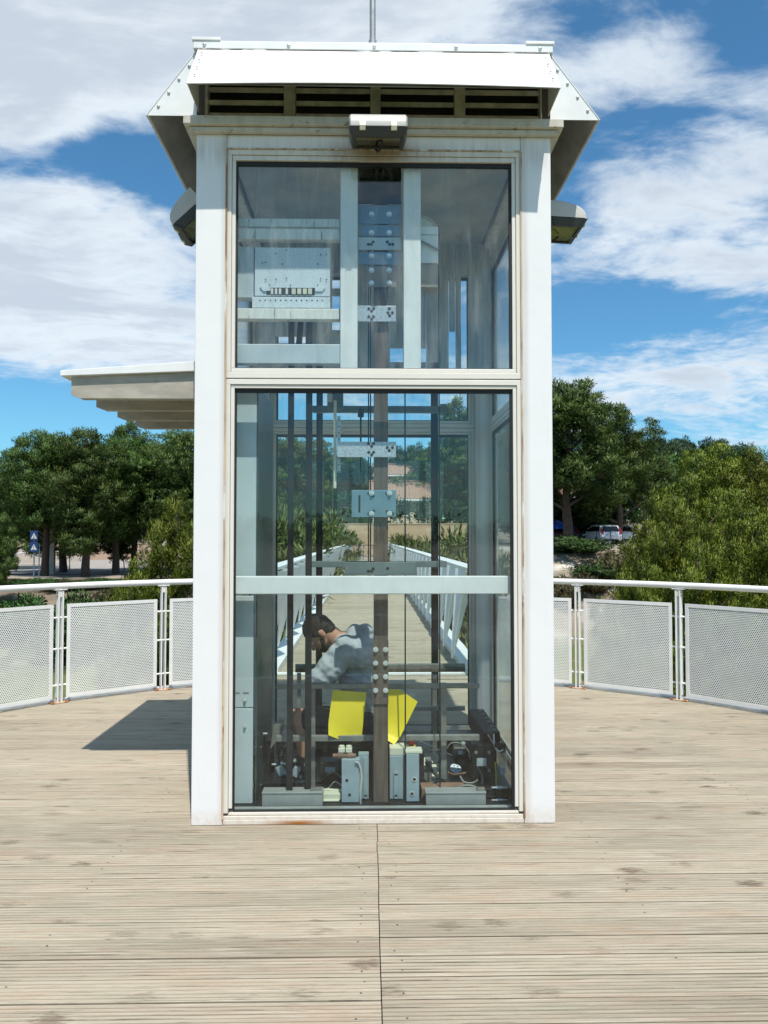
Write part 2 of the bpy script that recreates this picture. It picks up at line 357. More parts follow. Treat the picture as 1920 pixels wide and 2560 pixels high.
m_clip = M('lamp_clip', (.72, .66, .48), .4, metal=.3)
m_lglass = glassmat('lamp_glass', (.75, .8, .75), .15)
m_refl = M('warm_lit_reflector', (.62, .42, .10), .4, metal=.1)  # amber base colour paints in the warm light on the lamp underside
m_canop = M('canopy_beam_paint', (.40, .365, .30), .5, var=.15, stretch=(1, 1, 3), spots=[((.30, .13, .04), 6, .70, (1.5, 1, 1)), ((.20, .17, .12), 3, .63, (2, 3, 1))])
m_pole = M('galvanised_pole', (.36, .37, .36), .45, metal=.5, var=.15, scale=14)
m_wire = M('white_cable', (.7, .7, .66), .5)
m_gwire = M('yellow_green_wire', (.45, .42, .03), .5)
m_mach = M('oily_grey_casting', (.045, .045, .042), .45, metal=.2, var=.35, scale=14)
# ------------------------------------------------------------------ deck
random.seed(3)
GR = 4.47
def boards(mb, y0, y1, halfw, seam, pitch=.139, gap=.008):
    y = y0
    while y + pitch <= y1 + 1e-6:
        xe = halfw(y + pitch / 2)
        if xe > .05:
            sj = seam(y)
            segs = [(-xe, sj - .002), (sj + .002, xe)] if sj is not None else [(-xe, xe)]
            for a, b in segs:
                if b - a < .03: continue
                dz = random.uniform(-.0006, .0006); sk = random.uniform(-.0015, .0015)
                wd = pitch - gap * random.uniform(.6, 1.5); prof = [(0, -.03), (0, -.002), (.002, 0)]
                k = 6; st = wd / k
                for i in range(1, k):
                    c = i * st; prof += [(c - .0042, 0), (c - .0026, -.0042), (c + .0026, -.0042), (c + .0042, 0)]
                prof += [(wd - .002, 0), (wd, -.002), (wd, -.03)]
                n = len(prof)
                vs = [(a, y + u + sk, z + dz) for u, z in prof] + [(b, y + u - sk, z + dz) for u, z in prof]
                mb.add(vs, [(i, i + 1, n + i + 1, n + i) for i in range(n - 1)] + [tuple(range(n))[::-1], tuple(range(n, 2 * n))])
        y += pitch
dk = MB(); _s = [0.0]
def seam(y):
    if random.random() < .3: _s[0] = random.uniform(-.005, .005)
    return .012 + _s[0] - .004 * y + random.uniform(-.0008, .0008)
boards(dk, -4.40, 4.50, lambda y: math.sqrt(max(GR * GR - y * y, 0)) if abs(y) < GR else 0, seam)
deck = dk.build('deck', m_wood, kind='structure')
scw = MB(); random.seed(21)
for j in range(int(8.9 / .139)):
    y = -4.40 + j * .139
    for xj in (-2.4, -1.3, -.062, .09, 1.15, 2.3):
        for o_ in (.033, .098):
            x = xj + random.uniform(-.02, .02); yy = y + o_ + random.uniform(-.006, .006)
            if random.random() < .62 and x * x + yy * yy < 19 and not (abs(x) < 1.03 and -.01 < yy < 2.05): scw.add([(x + .0042 * math.cos(k * math.pi / 4), yy + .0042 * math.sin(k * math.pi / 4), .0012) for k in range(8)], [tuple(range(8))])
scw.build('deck_screws', M('weathered_screw', (.13, .11, .09), .6, metal=.3, var=.4), kind='structure')
und = MB(); N = 96
ring = lambda r, z: [(r * math.cos(2 * math.pi * i / N), r * math.sin(2 * math.pi * i / N), z) for i in range(N)]
und.add(ring(4.36, -.034) + ring(4.36, -.35), [tuple(range(N)), tuple(range(N, 2 * N))[::-1]] + [(i, (i + 1) % N, N + (i + 1) % N, N + i) for i in range(N)])
und.build('deck_slab', m_hoodin, kind='structure')
edge = MB()
for r0, r1, z0, z1 in ((4.475, 4.53, -.40, .018),):
    a, b, c, d = ring(r0, z0), ring(r1, z0), ring(r1, z1), ring(r0, z1)
    fs = []
    for i in range(N):
        if math.sin(2 * math.pi * (i + .5) / N) > .957: continue      # open where the bridge meets the deck
        j = (i + 1) % N
        fs += [(i, j, N + j, N + i), (N + i, N + j, 2 * N + j, 2 * N + i), (2 * N + i, 2 * N + j, 3 * N + j, 3 * N + i), (3 * N + i, 3 * N + j, j, i)]
    edge.add(a + b + c + d, fs)
edge.build('deck_edge_kerb', m_rail, kind='structure')
# ------------------------------------------------------------------ lift tower
m_seal = M('rust_stained_sealant', (.50, .39, .27), .7, var=.3, scale=3, stretch=(20, 20, 1), spots=[((.27, .15, .07), 2.2, .52, (15, 15, 1.5)), ((.74, .71, .66), 1.7, .55, (9, 9, 1.2))])
TW = thing('lift_tower', 'white steel glazed lift tower with vented roof standing on the timber deck', 'tower')
H = 1.015; DEP = 2.03; CW = .172
walls = {'front': lambda p: Vector((p.x, p.y, p.z)), 'back': lambda p: Vector((-p.x, DEP - p.y, p.z)),
         'right': lambda p: Vector((H - p.y, H + p.x, p.z)), 'left': lambda p: Vector((-H + p.y, H - p.x, p.z))}
for sx in (-1, 1):
    for y0 in (0, DEP - CW):
        MB().box(sx * H, sx * (H - CW), y0, y0 + CW, 0, 3.905).build('column', m_paint, TW, bevel=.004)
for nm, T in walls.items():
    hw = H - CW - .001
    MB(T).box(-hw, hw, .003, .16, 3.822, 3.903).build('header_beam', m_paint, TW, bevel=.003)
    for z0, z1, ip in ((2.502, 3.819, (.055, .06)), (.03, 2.496, (.04, .05))):
        lf = nm == 'left'
        f = MB(T); o = hw + .0; a = o - .050
        f.box(-o, o, .006, .066, z1 - .030, z1); f.box(-o, o, .006, .066, z0, z0 + (.034 if z0 > 1 else .018))
        f.box(-o, -o + .028, .006, .066, z0 + .034, z1 - .030); f.box(o - .028, o, .006, .066, z0 + .034, z1 - .030)
        f.box(-a - .02, a + .02, .013, .062, z1 - ip[1], z1 - .0325); f.box(-a - .02, a + .02, .013, .062, z0 + (.0365 if z0 > 1 else .0205), z0 + (.058 if z0 > 1 else .034))
        f.box(-a - .02, -a, .013, .062, z0 + .0585, z1 - ip[1] - .001); f.box(a, a + .02, .013, .062, z0 + .0585, z1 - ip[1] - .001)
        fr = f.build('window_frame', m_frame, TW, bevel=.002)
        k = MB(T); zb = z0 + (.0585 if z0 > 1 else .0345); zt = z1 - ip[1] - .0005
        k.box(-a + .0005, a - .0005, .028, .05, zt - .022, zt); k.box(-a + .0005, a - .0005, .028, .05, zb, zb + .006)
        k.box(-a + .0005, -a + .009, .028, .05, zb + .0065, zt - .0225); k.box(a - .014, a - .0005, .028, .05, zb + .0065, zt - .0225)
        k.build('gasket', m_gask, fr)
        MB(T).box(-a + .004, a - .004, .036, .044, zb + .003, zt - .003).build('pane', m_glass2 if z0 > 1 else m_glass, fr)
for sx in (-1, 1):
    q = MB(); x = sx * .8425; q.box(x - .0055, x + .0055, -.0022, .005, .032, 3.818); q.build('sealant', m_seal, TW, bevel=.002)
q = MB(); q.box(-.836, .836, -.0022, .005, 3.8165, 3.8245); q.build('sealant', m_seal, TW, bevel=.002)
q = MB(); q.box(-.841, .841, .004, .066, .0015, .0295); q.build('sill', m_frame, TW, bevel=.003)
# cornice with a beige drip moulding
c = MB()
for nm, T in walls.items():
    c.T = T; e = H + .062 if nm in ('front', 'back') else H - .0025
    c.box(-e, e, -.062, -.002, 3.930, 3.978); 
    e2 = H + .034 if nm in ('front', 'back') else H - .0025
    c.box(-e2, e2, -.034, -.002, 3.900, 3.9275)
c.T = None; c.box(-H + .001, H - .001, .001, DEP - .001, 3.9055, 3.976)
m_corn = M('dirty_cornice', (.56, .53, .45), .5, var=.1, stretch=(3, 3, 1), spots=[((.30, .22, .13), 5, .60, (3, 3, 8))])
c.build('cornice', m_corn, TW, bevel=.003)
# louvre band under the hoods
m_louv2 = m_louv
def ux(dx, Y=0): return P(dx * 1920 / 1659, 300, Y).x
bays = [(447, 612), (637, 800), (822, 983), (1006, 1168)]
for nm, T in walls.items():
    e = H - .045 if nm in ('front', 'back') else H - .11
    MB(T).box(-e, e, .085, .10, 3.979, 4.386).build('vent_backing', m_dark, TW)
    fr = MB(T); xs = [-e] + [q for a, b in bays for q in (ux(a) , ux(b))] + [e]
    if nm in ('front', 'back'):
        for i in range(0, len(xs), 2): fr.box(xs[i], xs[i + 1], .02, .084, 3.979, 4.386)
    else:
        for i in range(0, len(xs), 2): fr.box(xs[i] * e / (H - .045), xs[i + 1] * e / (H - .045), .02, .084, 3.979, 4.386)
    fr.each('vent_mullion', m_louv, TW, bevel=.002)
    for a, b in bays:
        x0, x1 = ux(a) + .001, ux(b) - .001
        if nm not in ('front', 'back'): x0 *= e / (H - .045); x1 *= e / (H - .045)
        l = MB(T)
        for i in range(5):
            z = 4.030 + i * .075
            l.prism([(x0, .035, z - .012), (x0, .037, z - .014), (x0, .082, z + .03), (x0, .080, z + .032)], (x1 - x0, 0, 0))
            l.box(x0, x1, .030, .0345, z - .014, z + .013)
        l.box(x0, x1, .028, .08, 3.98, 4.004)
        l.build('louvre', m_louv, TW)
# sloping hoods with end plates and rivets
for nm, T in walls.items():
    e = 1.008 if nm in ('front', 'back') else H - .006
    h = MB(T); O = .285 if nm in ('front', 'back') else .292; zb = 4.026 if nm in ('front', 'back') else 4.012; zt = 4.388
    if nm == 'front':                      # slight sag of the sheet's lower lip
        n = 12; top = []; bot = []
        for i in range(n + 1):
            u = -e + 2 * e * i / n; s = .014 * (1 - (u / e) ** 2)
            top.append((u, -.012, zt)); bot.append((u, -O, zb + s))
        vs = top + bot + [(x, y + .003, z - .003) for x, y, z in top] + [(x, y + .003, z - .003) for x, y, z in bot]; m = n + 1
        fs = [(i, i + 1, m + i + 1, m + i) for i in range(n)] + [(2 * m + i, 3 * m + i, 3 * m + i + 1, 2 * m + i + 1) for i in range(n)]
        fs += [(m + i, m + i + 1, 3 * m + i + 1, 3 * m + i) for i in range(n)] + [(i + 1, i, 2 * m + i, 2 * m + i + 1) for i in range(n)] + [(0, m, 3 * m, 2 * m), (n, 2 * m + n, 3 * m + n, m + n)]
        h.add(vs, fs)
    else:
        h.prism([(-e, -.012, zt), (-e, -O, zb), (-e, -O + .004, zb - .001), (-e, -.009, zt - .004)], (2 * e, 0, 0))
    for s in (-1, 1):
        x = s * e; t = -s * .003
        h.prism([(x + t, -.0125, zt - .006), (x + t, -O + .006, zb), (x + t, -.002, zb)], (t, 0, 0))
    ho = h.build('vent_hood', m_white, TW)
    k = MB(T); k.prism([(-e + .008, -.0195, zt - .016), (-e + .008, -O + .016, zb + .003), (-e + .008, -O + .0175, zb + .002), (-e + .008, -.018, zt - .017)], (2 * e - .016, 0, 0)); k.build('shade_sheet', m_hoodin, ho)  # grey sheet added beneath the white hood; its colour carries the underside's shade
    rv = MB(T)
    for s in (-1, 1):
        for k in range(4):
            f = .12 + k * .25; y = -.03 - f * (O - .06); z = zt - .035 - f * (zt - zb - .06)
            rv.ell((s * (e + .001), y + .012, z - .012), (.005, .009, .009), nu=8, nv=6)
            if nm == 'front': rv.ell((s * (e - .035), y - .012 - .004, z + .012), (.007, .006, .007), nu=8, nv=6)
    rv.each('rivet', m_bolt, ho, smooth=True)
q = MB(); q.box(-1.0, 1.0, -.0165, -.0125, 4.3835, 4.3890); q.build('peeling_joint', M('peeling_joint', (.10, .07, .05), .8, var=.5, scale=9, spots=[((.75, .74, .72), 7, .52, (1, 1, 6))]), TW)
rf = MB(); rf.box(-1.035, 1.030, -.018, DEP + .018, 4.3895, 4.436)
rf.build('roof_cap', m_white, TW, bevel=.004)
for x0, x1 in ((-1.042, -.878), (.872, 1.037)):
    MB().box(x0, x1, -.024, .14, 4.4365, 4.454).build('roof_corner_cap', m_white, TW, bevel=.002)
rv = MB()
for x in (-.97, -.49, 0, .47, .955): rv.ell((x, -.019, 4.413), (.011, .008, .011), nu=10, nv=6)
rv.each('roof_rivet', m_bolt, TW, smooth=True)
MB().box(-.842, .842, .17, DEP - .17, 3.86, 3.9045).build('ceiling', m_ceil, TW)
# inner white framework
def vbar(mb, px0, px1, py0, py1, Y, t): # upright or level bar at depth Y from its outline in the photo
    a, b = P(px0, py0, Y), P(px1, py1, Y); return mb.box(a.x, b.x, Y, Y + t, b.z, a.z)
for px0, px1 in ((851, 894), (1009, 1052)):
    a, b = P(px0, 600, .075), P(px1, 600, .075)
    MB().box(a.x, b.x, .075, .16, 2.51, 3.86).build('mullion', m_wpost, TW, bevel=.004)
a = P(600, 1441, .07); b = P(600, 1486, .07)
MB().box(-.842, .842, .07, .13, b.z, a.z).build('transom', m_white, TW, bevel=.005)
for y0, y1, Y in ((546, 567, .15), (571, 598, .12), (771, 798, .12)):
    z0, z1 = P(700, y1, Y).z, P(700, y0, Y).z
    MB().box(-.842, P(849, 600, Y).x, Y, Y + .06, z0, z1).build('cross_beam', m_wdirt, TW, bevel=.004)
z0, z1 = P(700, 909, .09).z, P(700, 860, .09).z
MB().box(-.842, P(851, 600, .09).x, .09, .15, z0, z1).build('cross_beam', m_doorp, TW, bevel=.004)
bp = MB(); Yb = 1.5
for x0, x1, segs in ((560, 686, [(330, 940)]), (686, 765, [(330, 841), (858, 940)]), (765, 830, [(330, 940)]),
                     (830, 850, [(330, 684), (721, 739), (772, 800), (825, 940)]), (850, 975, [(330, 940)]), (975, 1065, [(330, 870), (905, 940)]),
                     (1065, 1122, [(330, 940)]), (1122, 1138, [(330, 828)]), (1138, 1153, [(330, 940)]), (1153, 1172, [(330, 685)]), (1172, 1226, [(330, 940)])):
    for y0, y1 in segs:
        a, b = P(x0, max(y0, 420), Yb), P(x1, y1, Yb)
        bp.box(max(a.x, -.84) + .0005, b.x - .0005, Yb, Yb + .02, b.z, 3.86 if y0 < 400 else a.z)
bp.build('back_panel', m_panelgrey, TW)
bb = MB()
for y0, y1, Y, x0, x1 in ((522, 545, 1.35, 590, 1200), (560, 580, 1.38, 1055, 1210)):
    vbar(bb, x0, x1, y0, y1, Y, .08)
bb.each('ceiling_joist', m_doorp, TW)
# ------------------------------------------------------------------ roof mast
ms = thing('roof_mast', 'slim grey metal mast rising from the tower roof out of the picture', 'mast', (.0, .9, 4.436))
xm = P(805 * 1.1573, 60, .9).x
MB().cyl((xm, .9, 4.437), (xm, .9, 6.6), .021, 14).build('pole', m_pole, ms, smooth=True)
q = MB(); q.box(xm - .07, xm + .07, .83, .97, 4.4365, 4.446); q.build('base_plate', m_pole, ms)
q = MB(); q.cyl((xm, .9, 5.0), (xm, .9, 5.05), .028, 14); q.build('collar', m_pole, ms, smooth=True)
# ------------------------------------------------------------------ floodlights (local: back plate at y=0, light looks out along -y and down)
def floodlight(label, loc, rz, tilt, ext=0.0):
    o = local(thing('floodlight', label, 'floodlight', loc, 'floodlights round the tower', rz))
    ca, sa = math.cos(tilt), math.sin(tilt)
    def T(p):
        return Vector((p.x, -(p.y * ca + p.z * sa) - ext, -p.y * sa + p.z * ca))
    W = .155; prof = []
    for k in range(13):
        t = k / 12 * math.pi / 2
        prof.append((.235 * math.sin(t) ** .9, .105 * math.cos(t) ** .8))
    s = MB(T); n = len(prof); vs = []
    sl = [(-W, .0), (-W - .004, .25), (-W - .006, 1), (W + .006, 1), (W + .004, .25), (W, 0)]
    xs = [-W - .004, -W + .006, W - .006, W + .004]
    sc_ = [.93, 1, 1, .93]
    for x, f in zip(xs, sc_): vs += [(x, y * f + .02, z * f) for y, z in prof] + [(x, .02, 0)]
    m = n + 1; fs = [(j * m + i, j * m + i + 1, (j + 1) * m + i + 1, (j + 1) * m + i) for j in range(3) for i in range(m - 1)]
    fs += [(j * m + m - 1, j * m, (j + 1) * m, (j + 1) * m + m - 1) for j in range(3)] + [tuple(range(m))[::-1], tuple(range(3 * m, 4 * m))]
    s.add(vs, fs); s.build('housing', m_lampg, o, smooth=35)
    r = MB(T); y0, y1 = .012, .262
    r.prism([(-W - .006, y0, -.004), (W + .006, y0, -.004), (W - .012, y0 + .02, -.052), (-W + .012, y0 + .02, -.052)], (0, .022, 0))
    r.prism([(-W - .006, y1, -.004), (W + .006, y1, -.004), (W - .012, y1 - .025, -.052), (-W + .012, y1 - .025, -.052)], (0, -.018, 0))
    for s_ in (-1, 1): r.prism([(s_ * (W + .006), y0 + .024, -.004), (s_ * (W + .006), y1 - .02, -.004), (s_ * (W - .012), y1 - .044, -.052), (s_ * (W - .012), y0 + .043, -.052)], (-s_ * .022, 0, 0))
    r.build('rim', m_lampd, o, bevel=.002)
    b = MB(T); b.prism([(-W + .02, y0 + .03, -.006), (W - .02, y0 + .03, -.006), (W - .03, y1 - .05, -.012), (-W + .03, y1 - .05, -.012)], (0, 0, -.003)); b.build('reflector', m_refl, o)
    MB(T).box(-W + .02, W - .02, y0 + .05, y1 - .05, -.046, -.042).build('glass', m_lglass, o)
    for s_ in (-1, 1):
        x = s_ * .085
        q = MB(T); q.prism([(x - .016, .245, .05), (x - .016, .266, .0), (x - .016, .262, -.025), (x - .016, .252, -.025), (x - .016, .255, 0), (x - .016, .235, .05)], (.032, 0, 0)); q.build('clip', m_clip, o, bevel=.002)
    k = MB(); k.box(-.03, .03, -.05 - ext, .0, -.035, .03); k.build('bracket', m_lampd, o, bevel=.003)
    k = MB(); k.tube([(.02, -.12 - ext, -.06), (.02, -.09 - ext, -.085), (-.0, -.05, -.085), (-.02, -.005, -.04)], .006, 8); k.build('cable', m_gask, o, smooth=True)
    return o
floodlight('grey floodlight mounted over the middle of the upper tower window', (.02, -.002, 3.868), 0, R(10))
for o_ in (floodlight('grey floodlight on the right side wall of the tower, shining straight down', (H + .002, .52, 3.60), R(90), R(3), .055),
           floodlight('grey floodlight on the left side wall, tilted steeply towards the tower', (-H - .002, .52, 3.70), R(-90), R(43), .035)): o_.scale = (1, 1, 1)
# ------------------------------------------------------------------ entrance canopy
cn = thing('entrance_canopy', 'flat white canopy on cantilever beams over the left side of the tower', 'canopy', (-H - .002, .27, 2.42))
xl = P(130 * 1.1573, 930, .27).x
T = None
s = MB(); s.prism([(-H - .003, .27, 2.600), (-H - .003, .27, 2.662), (xl, .27, 2.598), (xl, .27, 2.565)], (0, 1.75, 0)); s.build('roof_sheet', m_white, cn, bevel=.003)
for i in range(4):
    y = .30 + i * .425; x0 = xl + .055; b = MB()
    prof = [(-H - .004, 2.60), (x0, 2.563), (x0, 2.455), (x0 + .05, 2.435), (-H - .004, 2.435)]
    b.prism([(x, y, z) for x, z in prof], (0, .010, 0)); b.prism([(x, y + .0105, z) for x, z in ((-H - .004, 2.446), (x0 + .05, 2.446), (x0 + .05, 2.436), (-H - .004, 2.436))], (0, .06, 0))
    b.build('beam', m_canop, cn, bevel=.002)
# ------------------------------------------------------------------ guard railings round the deck
RR = 4.41; STEP = 13.5
def perf_mesh(w, h, p=.0185):
    v = []; f = []; rh = p * .866; nx = int(w / p) + 1; nz = int(h / rh) + 1; ro = p / math.sqrt(3) * 1.0; ri = p * .345
    for j in range(nz):
        for i in range(nx):
            cx = -w / 2 + (i + .5 * (j % 2)) * p; cz = j * rh + .02
            if cx > w / 2 or cz > h - .015: continue
            b = len(v)
            for k in range(6):
                a = math.pi / 6 + k * math.pi / 3
                v.append((cx + ro * math.cos(a), 0, cz + ro * math.sin(a))); v.append((cx + ri * math.cos(a), 0, cz + ri * math.sin(a)))
            for k in range(6):
                q = (k + 1) % 6; f.append((b + 2 * k, b + 2 * q, b + 2 * q + 1, b + 2 * k + 1))
    return v, f
PW, PH = .905, .905
panel_proto = None; post_proto = None
def railing(sgn, label):
    global panel_proto, post_proto
    t = thing('guard_railing', label, 'railing', (0, 0, 0), 'guard railings round the deck')
    an = [90 + sgn * (16.3 + STEP * i) for i in range(7)]
    hp = []
    for i in range(61):
        a = R(90 + sgn * (14.6 + (STEP * 6 + 2.5) * i / 60)); hp.append((RR * math.cos(a), RR * math.sin(a), 1.125))
    MB().tube(hp, .031, 14).build('handrail', m_rail, t, smooth=60)
    for i, a in enumerate(an):
        x, y = RR * math.cos(R(a)), RR * math.sin(R(a))
        if post_proto is None:
            b = MB()
            for s in (-1, 1): b.box(-.006 + s * .020, .006 + s * .020, -.032, .032, .012, 1.075)
            b.box(-.012, .012, -.022, .022, 1.02, 1.097); b.box(-.06, .06, -.03, .03, 1.086, 1.0955)
            o = b.build('post', m_rail, bevel=.002); o.parent = t
            q = MB()
            for z in (.17, .52, .82):
                q.cyl((-.075, 0, z), (.075, 0, z), .0095, 10)
            for k in q.each('pin', m_rail, smooth=True): k.parent = o
            q = MB(); q.box(-.085, .085, -.045, .045, .001, .012)
            k = q.build('foot_plate', M('rusty_foot', (.50, .36, .24), .7, var=.3, spots=[((.30, .11, .03), 10, .5, (1, 1, 1))]), bevel=.002); k.parent = o
            q = MB()
            for sx in (-1, 1):
                for z in (1.03, 1.06, .05): q.cyl((sx * .027, -.012, z), (sx * .034, -.012, z), .008, 8)
                q.cyl((sx * .06, -.02, .012), (sx * .06, -.02, .024), .009, 6)
            for k in q.each('bolt', m_rust): k.parent = o
            post_proto = o
        else: o = dup(post_proto, parent=t)
        o.location = (x, y, 0); o.rotation_euler.z = R(a - 90)
    for i in range(6):
        a = (an[i] + an[i + 1]) / 2; rad = RR * math.cos(R(STEP / 2))
        if panel_proto is None:
            v, f = perf_mesh(PW - .05, PH - .05); b = MB()
            o = MB().add([(x, y, z + .025) for x, y, z in v], f).build('perforated_panel', m_perf); o.parent = t
            q = MB()
            for x0, x1, z0, z1 in ((-PW / 2, PW / 2, 0, .034), (-PW / 2, PW / 2, PH - .034, PH), (-PW / 2, -PW / 2 + .034, .0345, PH - .0345), (PW / 2 - .034, PW / 2, .0345, PH - .0345)):
                q.box(x0, x1, -.004, .004, z0, z1)
            k = q.build('panel_frame', m_rail, bevel=.001); k.parent = o
            panel_proto = o
        else: o = dup(panel_proto, parent=t)
        o.location = (rad * math.cos(R(a)), rad * math.sin(R(a)), .045); o.rotation_euler = (0, 0, R(a - 90))
    return t
railing(1, 'curved white railing with perforated panels left of the tower')
railing(-1, 'curved white railing with perforated panels right of the tower')
# ------------------------------------------------------------------ footbridge
BY0, BY1, BW = 4.62, 47.0, 1.14
br = thing('footbridge', 'long straight footbridge with white parapets seen through the tower glass', 'bridge', (0, BY0, 0))
bd = MB(); random.seed(9); boards(bd, 4.40, BY1, lambda y: 1.12 if y > 4.6 else 1.25, lambda y: None, gap=.014)
bd.build('walkway', m_wood, br)
MB().box(-1.3, 1.3, 4.35, BY1, -.42, -.036).build('girder', m_hoodin, br)
MB().box(-1.26, 1.26, BY0 + .02, BY0 + .13, .004, .022).build('threshold', m_rail, br)
plate = None
for s in (-1, 1):
    MB().box(s * (BW + .00), s * (BW + .20), BY0 + .0, BY1, 1.195, 1.235).build('coping', m_white, br, bevel=.004)
    MB().box(s * (BW - .05), s * (BW + .18), BY0 + .1, BY1, .0, .075).build('kerb_beam', m_white, br, bevel=.004)
    MB().box(s * (BW + .01), s * (BW + .17), BY0 + .0, BY0 + .085, .001, 1.194).build('end_post', m_white, br, bevel=.004)
    n = int((BY1 - BY0 - .3) / 1.06)
    for i in range(n):
        y = BY0 + .12 + i * 1.06
        if plate is None:
            q = MB()   # folded triangular web plate, point down
            q.add([(.02, 0, 1.09), (.02, .5, 1.09), (.02, 1.0, 1.09), (.13, .5, 0), (.13, .44, 0), (.13, .56, 0), (-.16, .5, 1.09),
                   (.035, 0, 1.09), (.035, 1.0, 1.09), (.145, .44, 0), (.145, .56, 0), (-.14, .5, 1.09)],
                  [(0, 6, 4), (6, 5, 4), (6, 2, 5), (7, 9, 11), (11, 9, 10), (11, 10, 8), (0, 7, 11, 6), (6, 11, 8, 2), (0, 4, 9, 7), (2, 8, 10, 5), (4, 5, 10, 9)])
            plate = q.build('web_plate', m_white); plate.parent = br; o = plate
        else:
            o = plate.copy(); COL.objects.link(o)
        o.location = (s * BW, y - BY0, .103)
        if s < 0: o.scale = (-1, 1, 1)
# ------------------------------------------------------------------ machinery inside the tower
FZ = .052
def plate_(mb, x0, y0, x1, y1, Y, t=.02, zmin=None):
    a, b = P(x0, y0, Y), P(x1, y1, Y); z0 = b.z if zmin is None else zmin
    return mb.box(a.x, b.x, Y, Y + t, z0, a.z)
def bolts(pts, Y, r=.010, h=.016, n=8):
    mb = MB()
    for x, y in pts:
        c = P(x, y, Y); mb.cyl(c, c + Vector((0, -h, 0)), r, n); mb.cyl(c + Vector((0, -.0005, 0)), c + Vector((0, -.004, 0)), r * 1.6, 14)
    return mb
def holes(pts, Y, r=.009):
    mb = MB()
    for x, y in pts: c = P(x, y, Y); mb.cyl(c, c + Vector((0, -.0015, 0)), r, 10)
    return mb
gr = thing('guide_rail', 'rusty steel guide rail with bolted bracket plates up the middle of the tower', 'rail', P(951, 2025, .2))
a, b = P(934, 1700, .20), P(970, 1700, .20)
MB().box(a.x, b.x, .20, .226, FZ, 3.858).build('rail_face', m_bronze, gr, bevel=.002)
MB().box((a.x + b.x) / 2 - .03, (a.x + b.x) / 2 - .005, .2265, .30, FZ, 3.858).build('rail_web', m_black, gr)
fp = MB(); plate_(fp, 931, 1600, 971, 1760, .190, .0095); f_ = fp.build('fish_plate', m_bronze, gr)
bolts([(x, y) for x in (939, 964) for y in (1624, 1658, 1692, 1726)], .19).each('bolt', m_bolt, f_, per=2, smooth=True)
def bracket(x0, y0, x1, y1, Y, mat, bl=(), hl=(), name='bracket_plate', t=.008, fold=True):
    mb = MB(); plate_(mb, x0, y0, x1, y1, Y, t)
    if fold: A, B = P(x0, y0, Y), P(x1, y0, Y); mb.box(A.x, B.x, Y + t + .0005, Y + .05, A.z - .006, A.z)
    o = mb.build(name, mat, gr, bevel=.0015)
    if bl: bolts(bl, Y - .0002).each('bolt', m_bolt, o, per=2, smooth=True)
    if hl: holes(hl, Y - .0002).each('hole', m_dark, o)
    return o
bracket(895, 408, 1003, 510, .166, M('dark_plate', (.008, .016, .014), .85, var=.2, spec=.05), name='top_plate', fold=False)
mbl = M('slate_blue_plate', (.20, .27, .33), .45, metal=.2, var=.15)
bracket(896, 512, 1003, 560, .178, mbl, [(929, 536), (973, 536)], fold=False)
bracket(900, 562, 1000, 591, .172, mbl, [(929, 582), (973, 582)], fold=False)
bracket(896, 593, 1003, 625, .170, m_doorp, hl=[(921, 611), (928, 611), (933, 605), (968, 605), (974, 611), (982, 611)])
bracket(896, 630, 1003, 662, .174, mbl, [(929, 640), (973, 640)])
bracket(908, 665, 991, 718, .180, m_brownm and M('taupe_plate', (.22, .20, .18), .6, var=.2), [(929, 676), (973, 676), (929, 708), (973, 708)], fold=False)
bracket(890, 764, 990, 804, .170, m_galv, hl=[(922, 772), (934, 772), (929, 778), (922, 792), (934, 792), (929, 798), (973, 772), (970, 782), (981, 782), (974, 789)])
bracket(843, 1104, 990, 1143, .170, m_galv, hl=[(921, 1109), (934, 1109), (929, 1116), (922, 1131), (934, 1131), (929, 1137), (968, 1119), (981, 1119), (973, 1126)])
o = bracket(879, 1225, 990, 1293, .172, m_blue, [(929, 1233), (974, 1233), (929, 1284), (974, 1284)], [(922, 1234), (933, 1240), (967, 1234), (922, 1284), (934, 1278), (968, 1279), (981, 1284)], fold=False)
sl_ = MB(); plate_(sl_, 896, 1238, 901, 1281, .1710, .0008); sl_.build('slot', m_dark, o)
bracket(862, 1406, 1042, 1438, .170, m_green, hl=[(921, 1428), (929, 1428), (933, 1422), (969, 1421)])
mb = MB(); plate_(mb, 778, 1403, 1117, 1418, .34, .04); mb.build('cross_bar', m_black and m_green, gr, bevel=.002)
mb = MB(); plate_(mb, 781, 1014, 1105, 1031, .9, .05); e = P(1108, 1022, .92); mb.cyl((e.x - .02, .925, e.z), (e.x + .02, .925, e.z), .034, 14)
mb.build('cross_bar', m_green, gr, bevel=.002)
def single(mb, name, mat, label, cat, group=None, **k):
    o = mb.build(name, mat, **k); return tag(o, label, cat, group)
for px, y0, y1, Y, wpx, lab in ((726, 960, 2026, .18, 15, 'black upright steel rail nearest the pale door panel'),
                                (771.5, 960, 2026, .20, 16, 'black upright steel rail just left of the seated man'),
                                (798, 960, 2000, 1.30, 16, 'black upright steel rail passing behind the bowed head'),
                                (1087, 960, 1880, 1.34, 18, 'black upright steel rail on the right of the shaft')):
    a = P(px - wpx / 2, 1400, Y); b = P(px + wpx / 2, 1400, Y); mb = MB()
    mb.box(a.x, b.x, Y, Y + .012, FZ, P(px, 800, Y).z if Y < 1 else 2.9); mb.box((a.x + b.x) / 2 - .006, (a.x + b.x) / 2 + .006, Y + .0125, Y + .06, FZ, P(px, 800, Y).z if Y < 1 else 2.9)
    single(mb, 'counterweight_rail', m_black, lab, 'rail', 'black rails in the shaft')
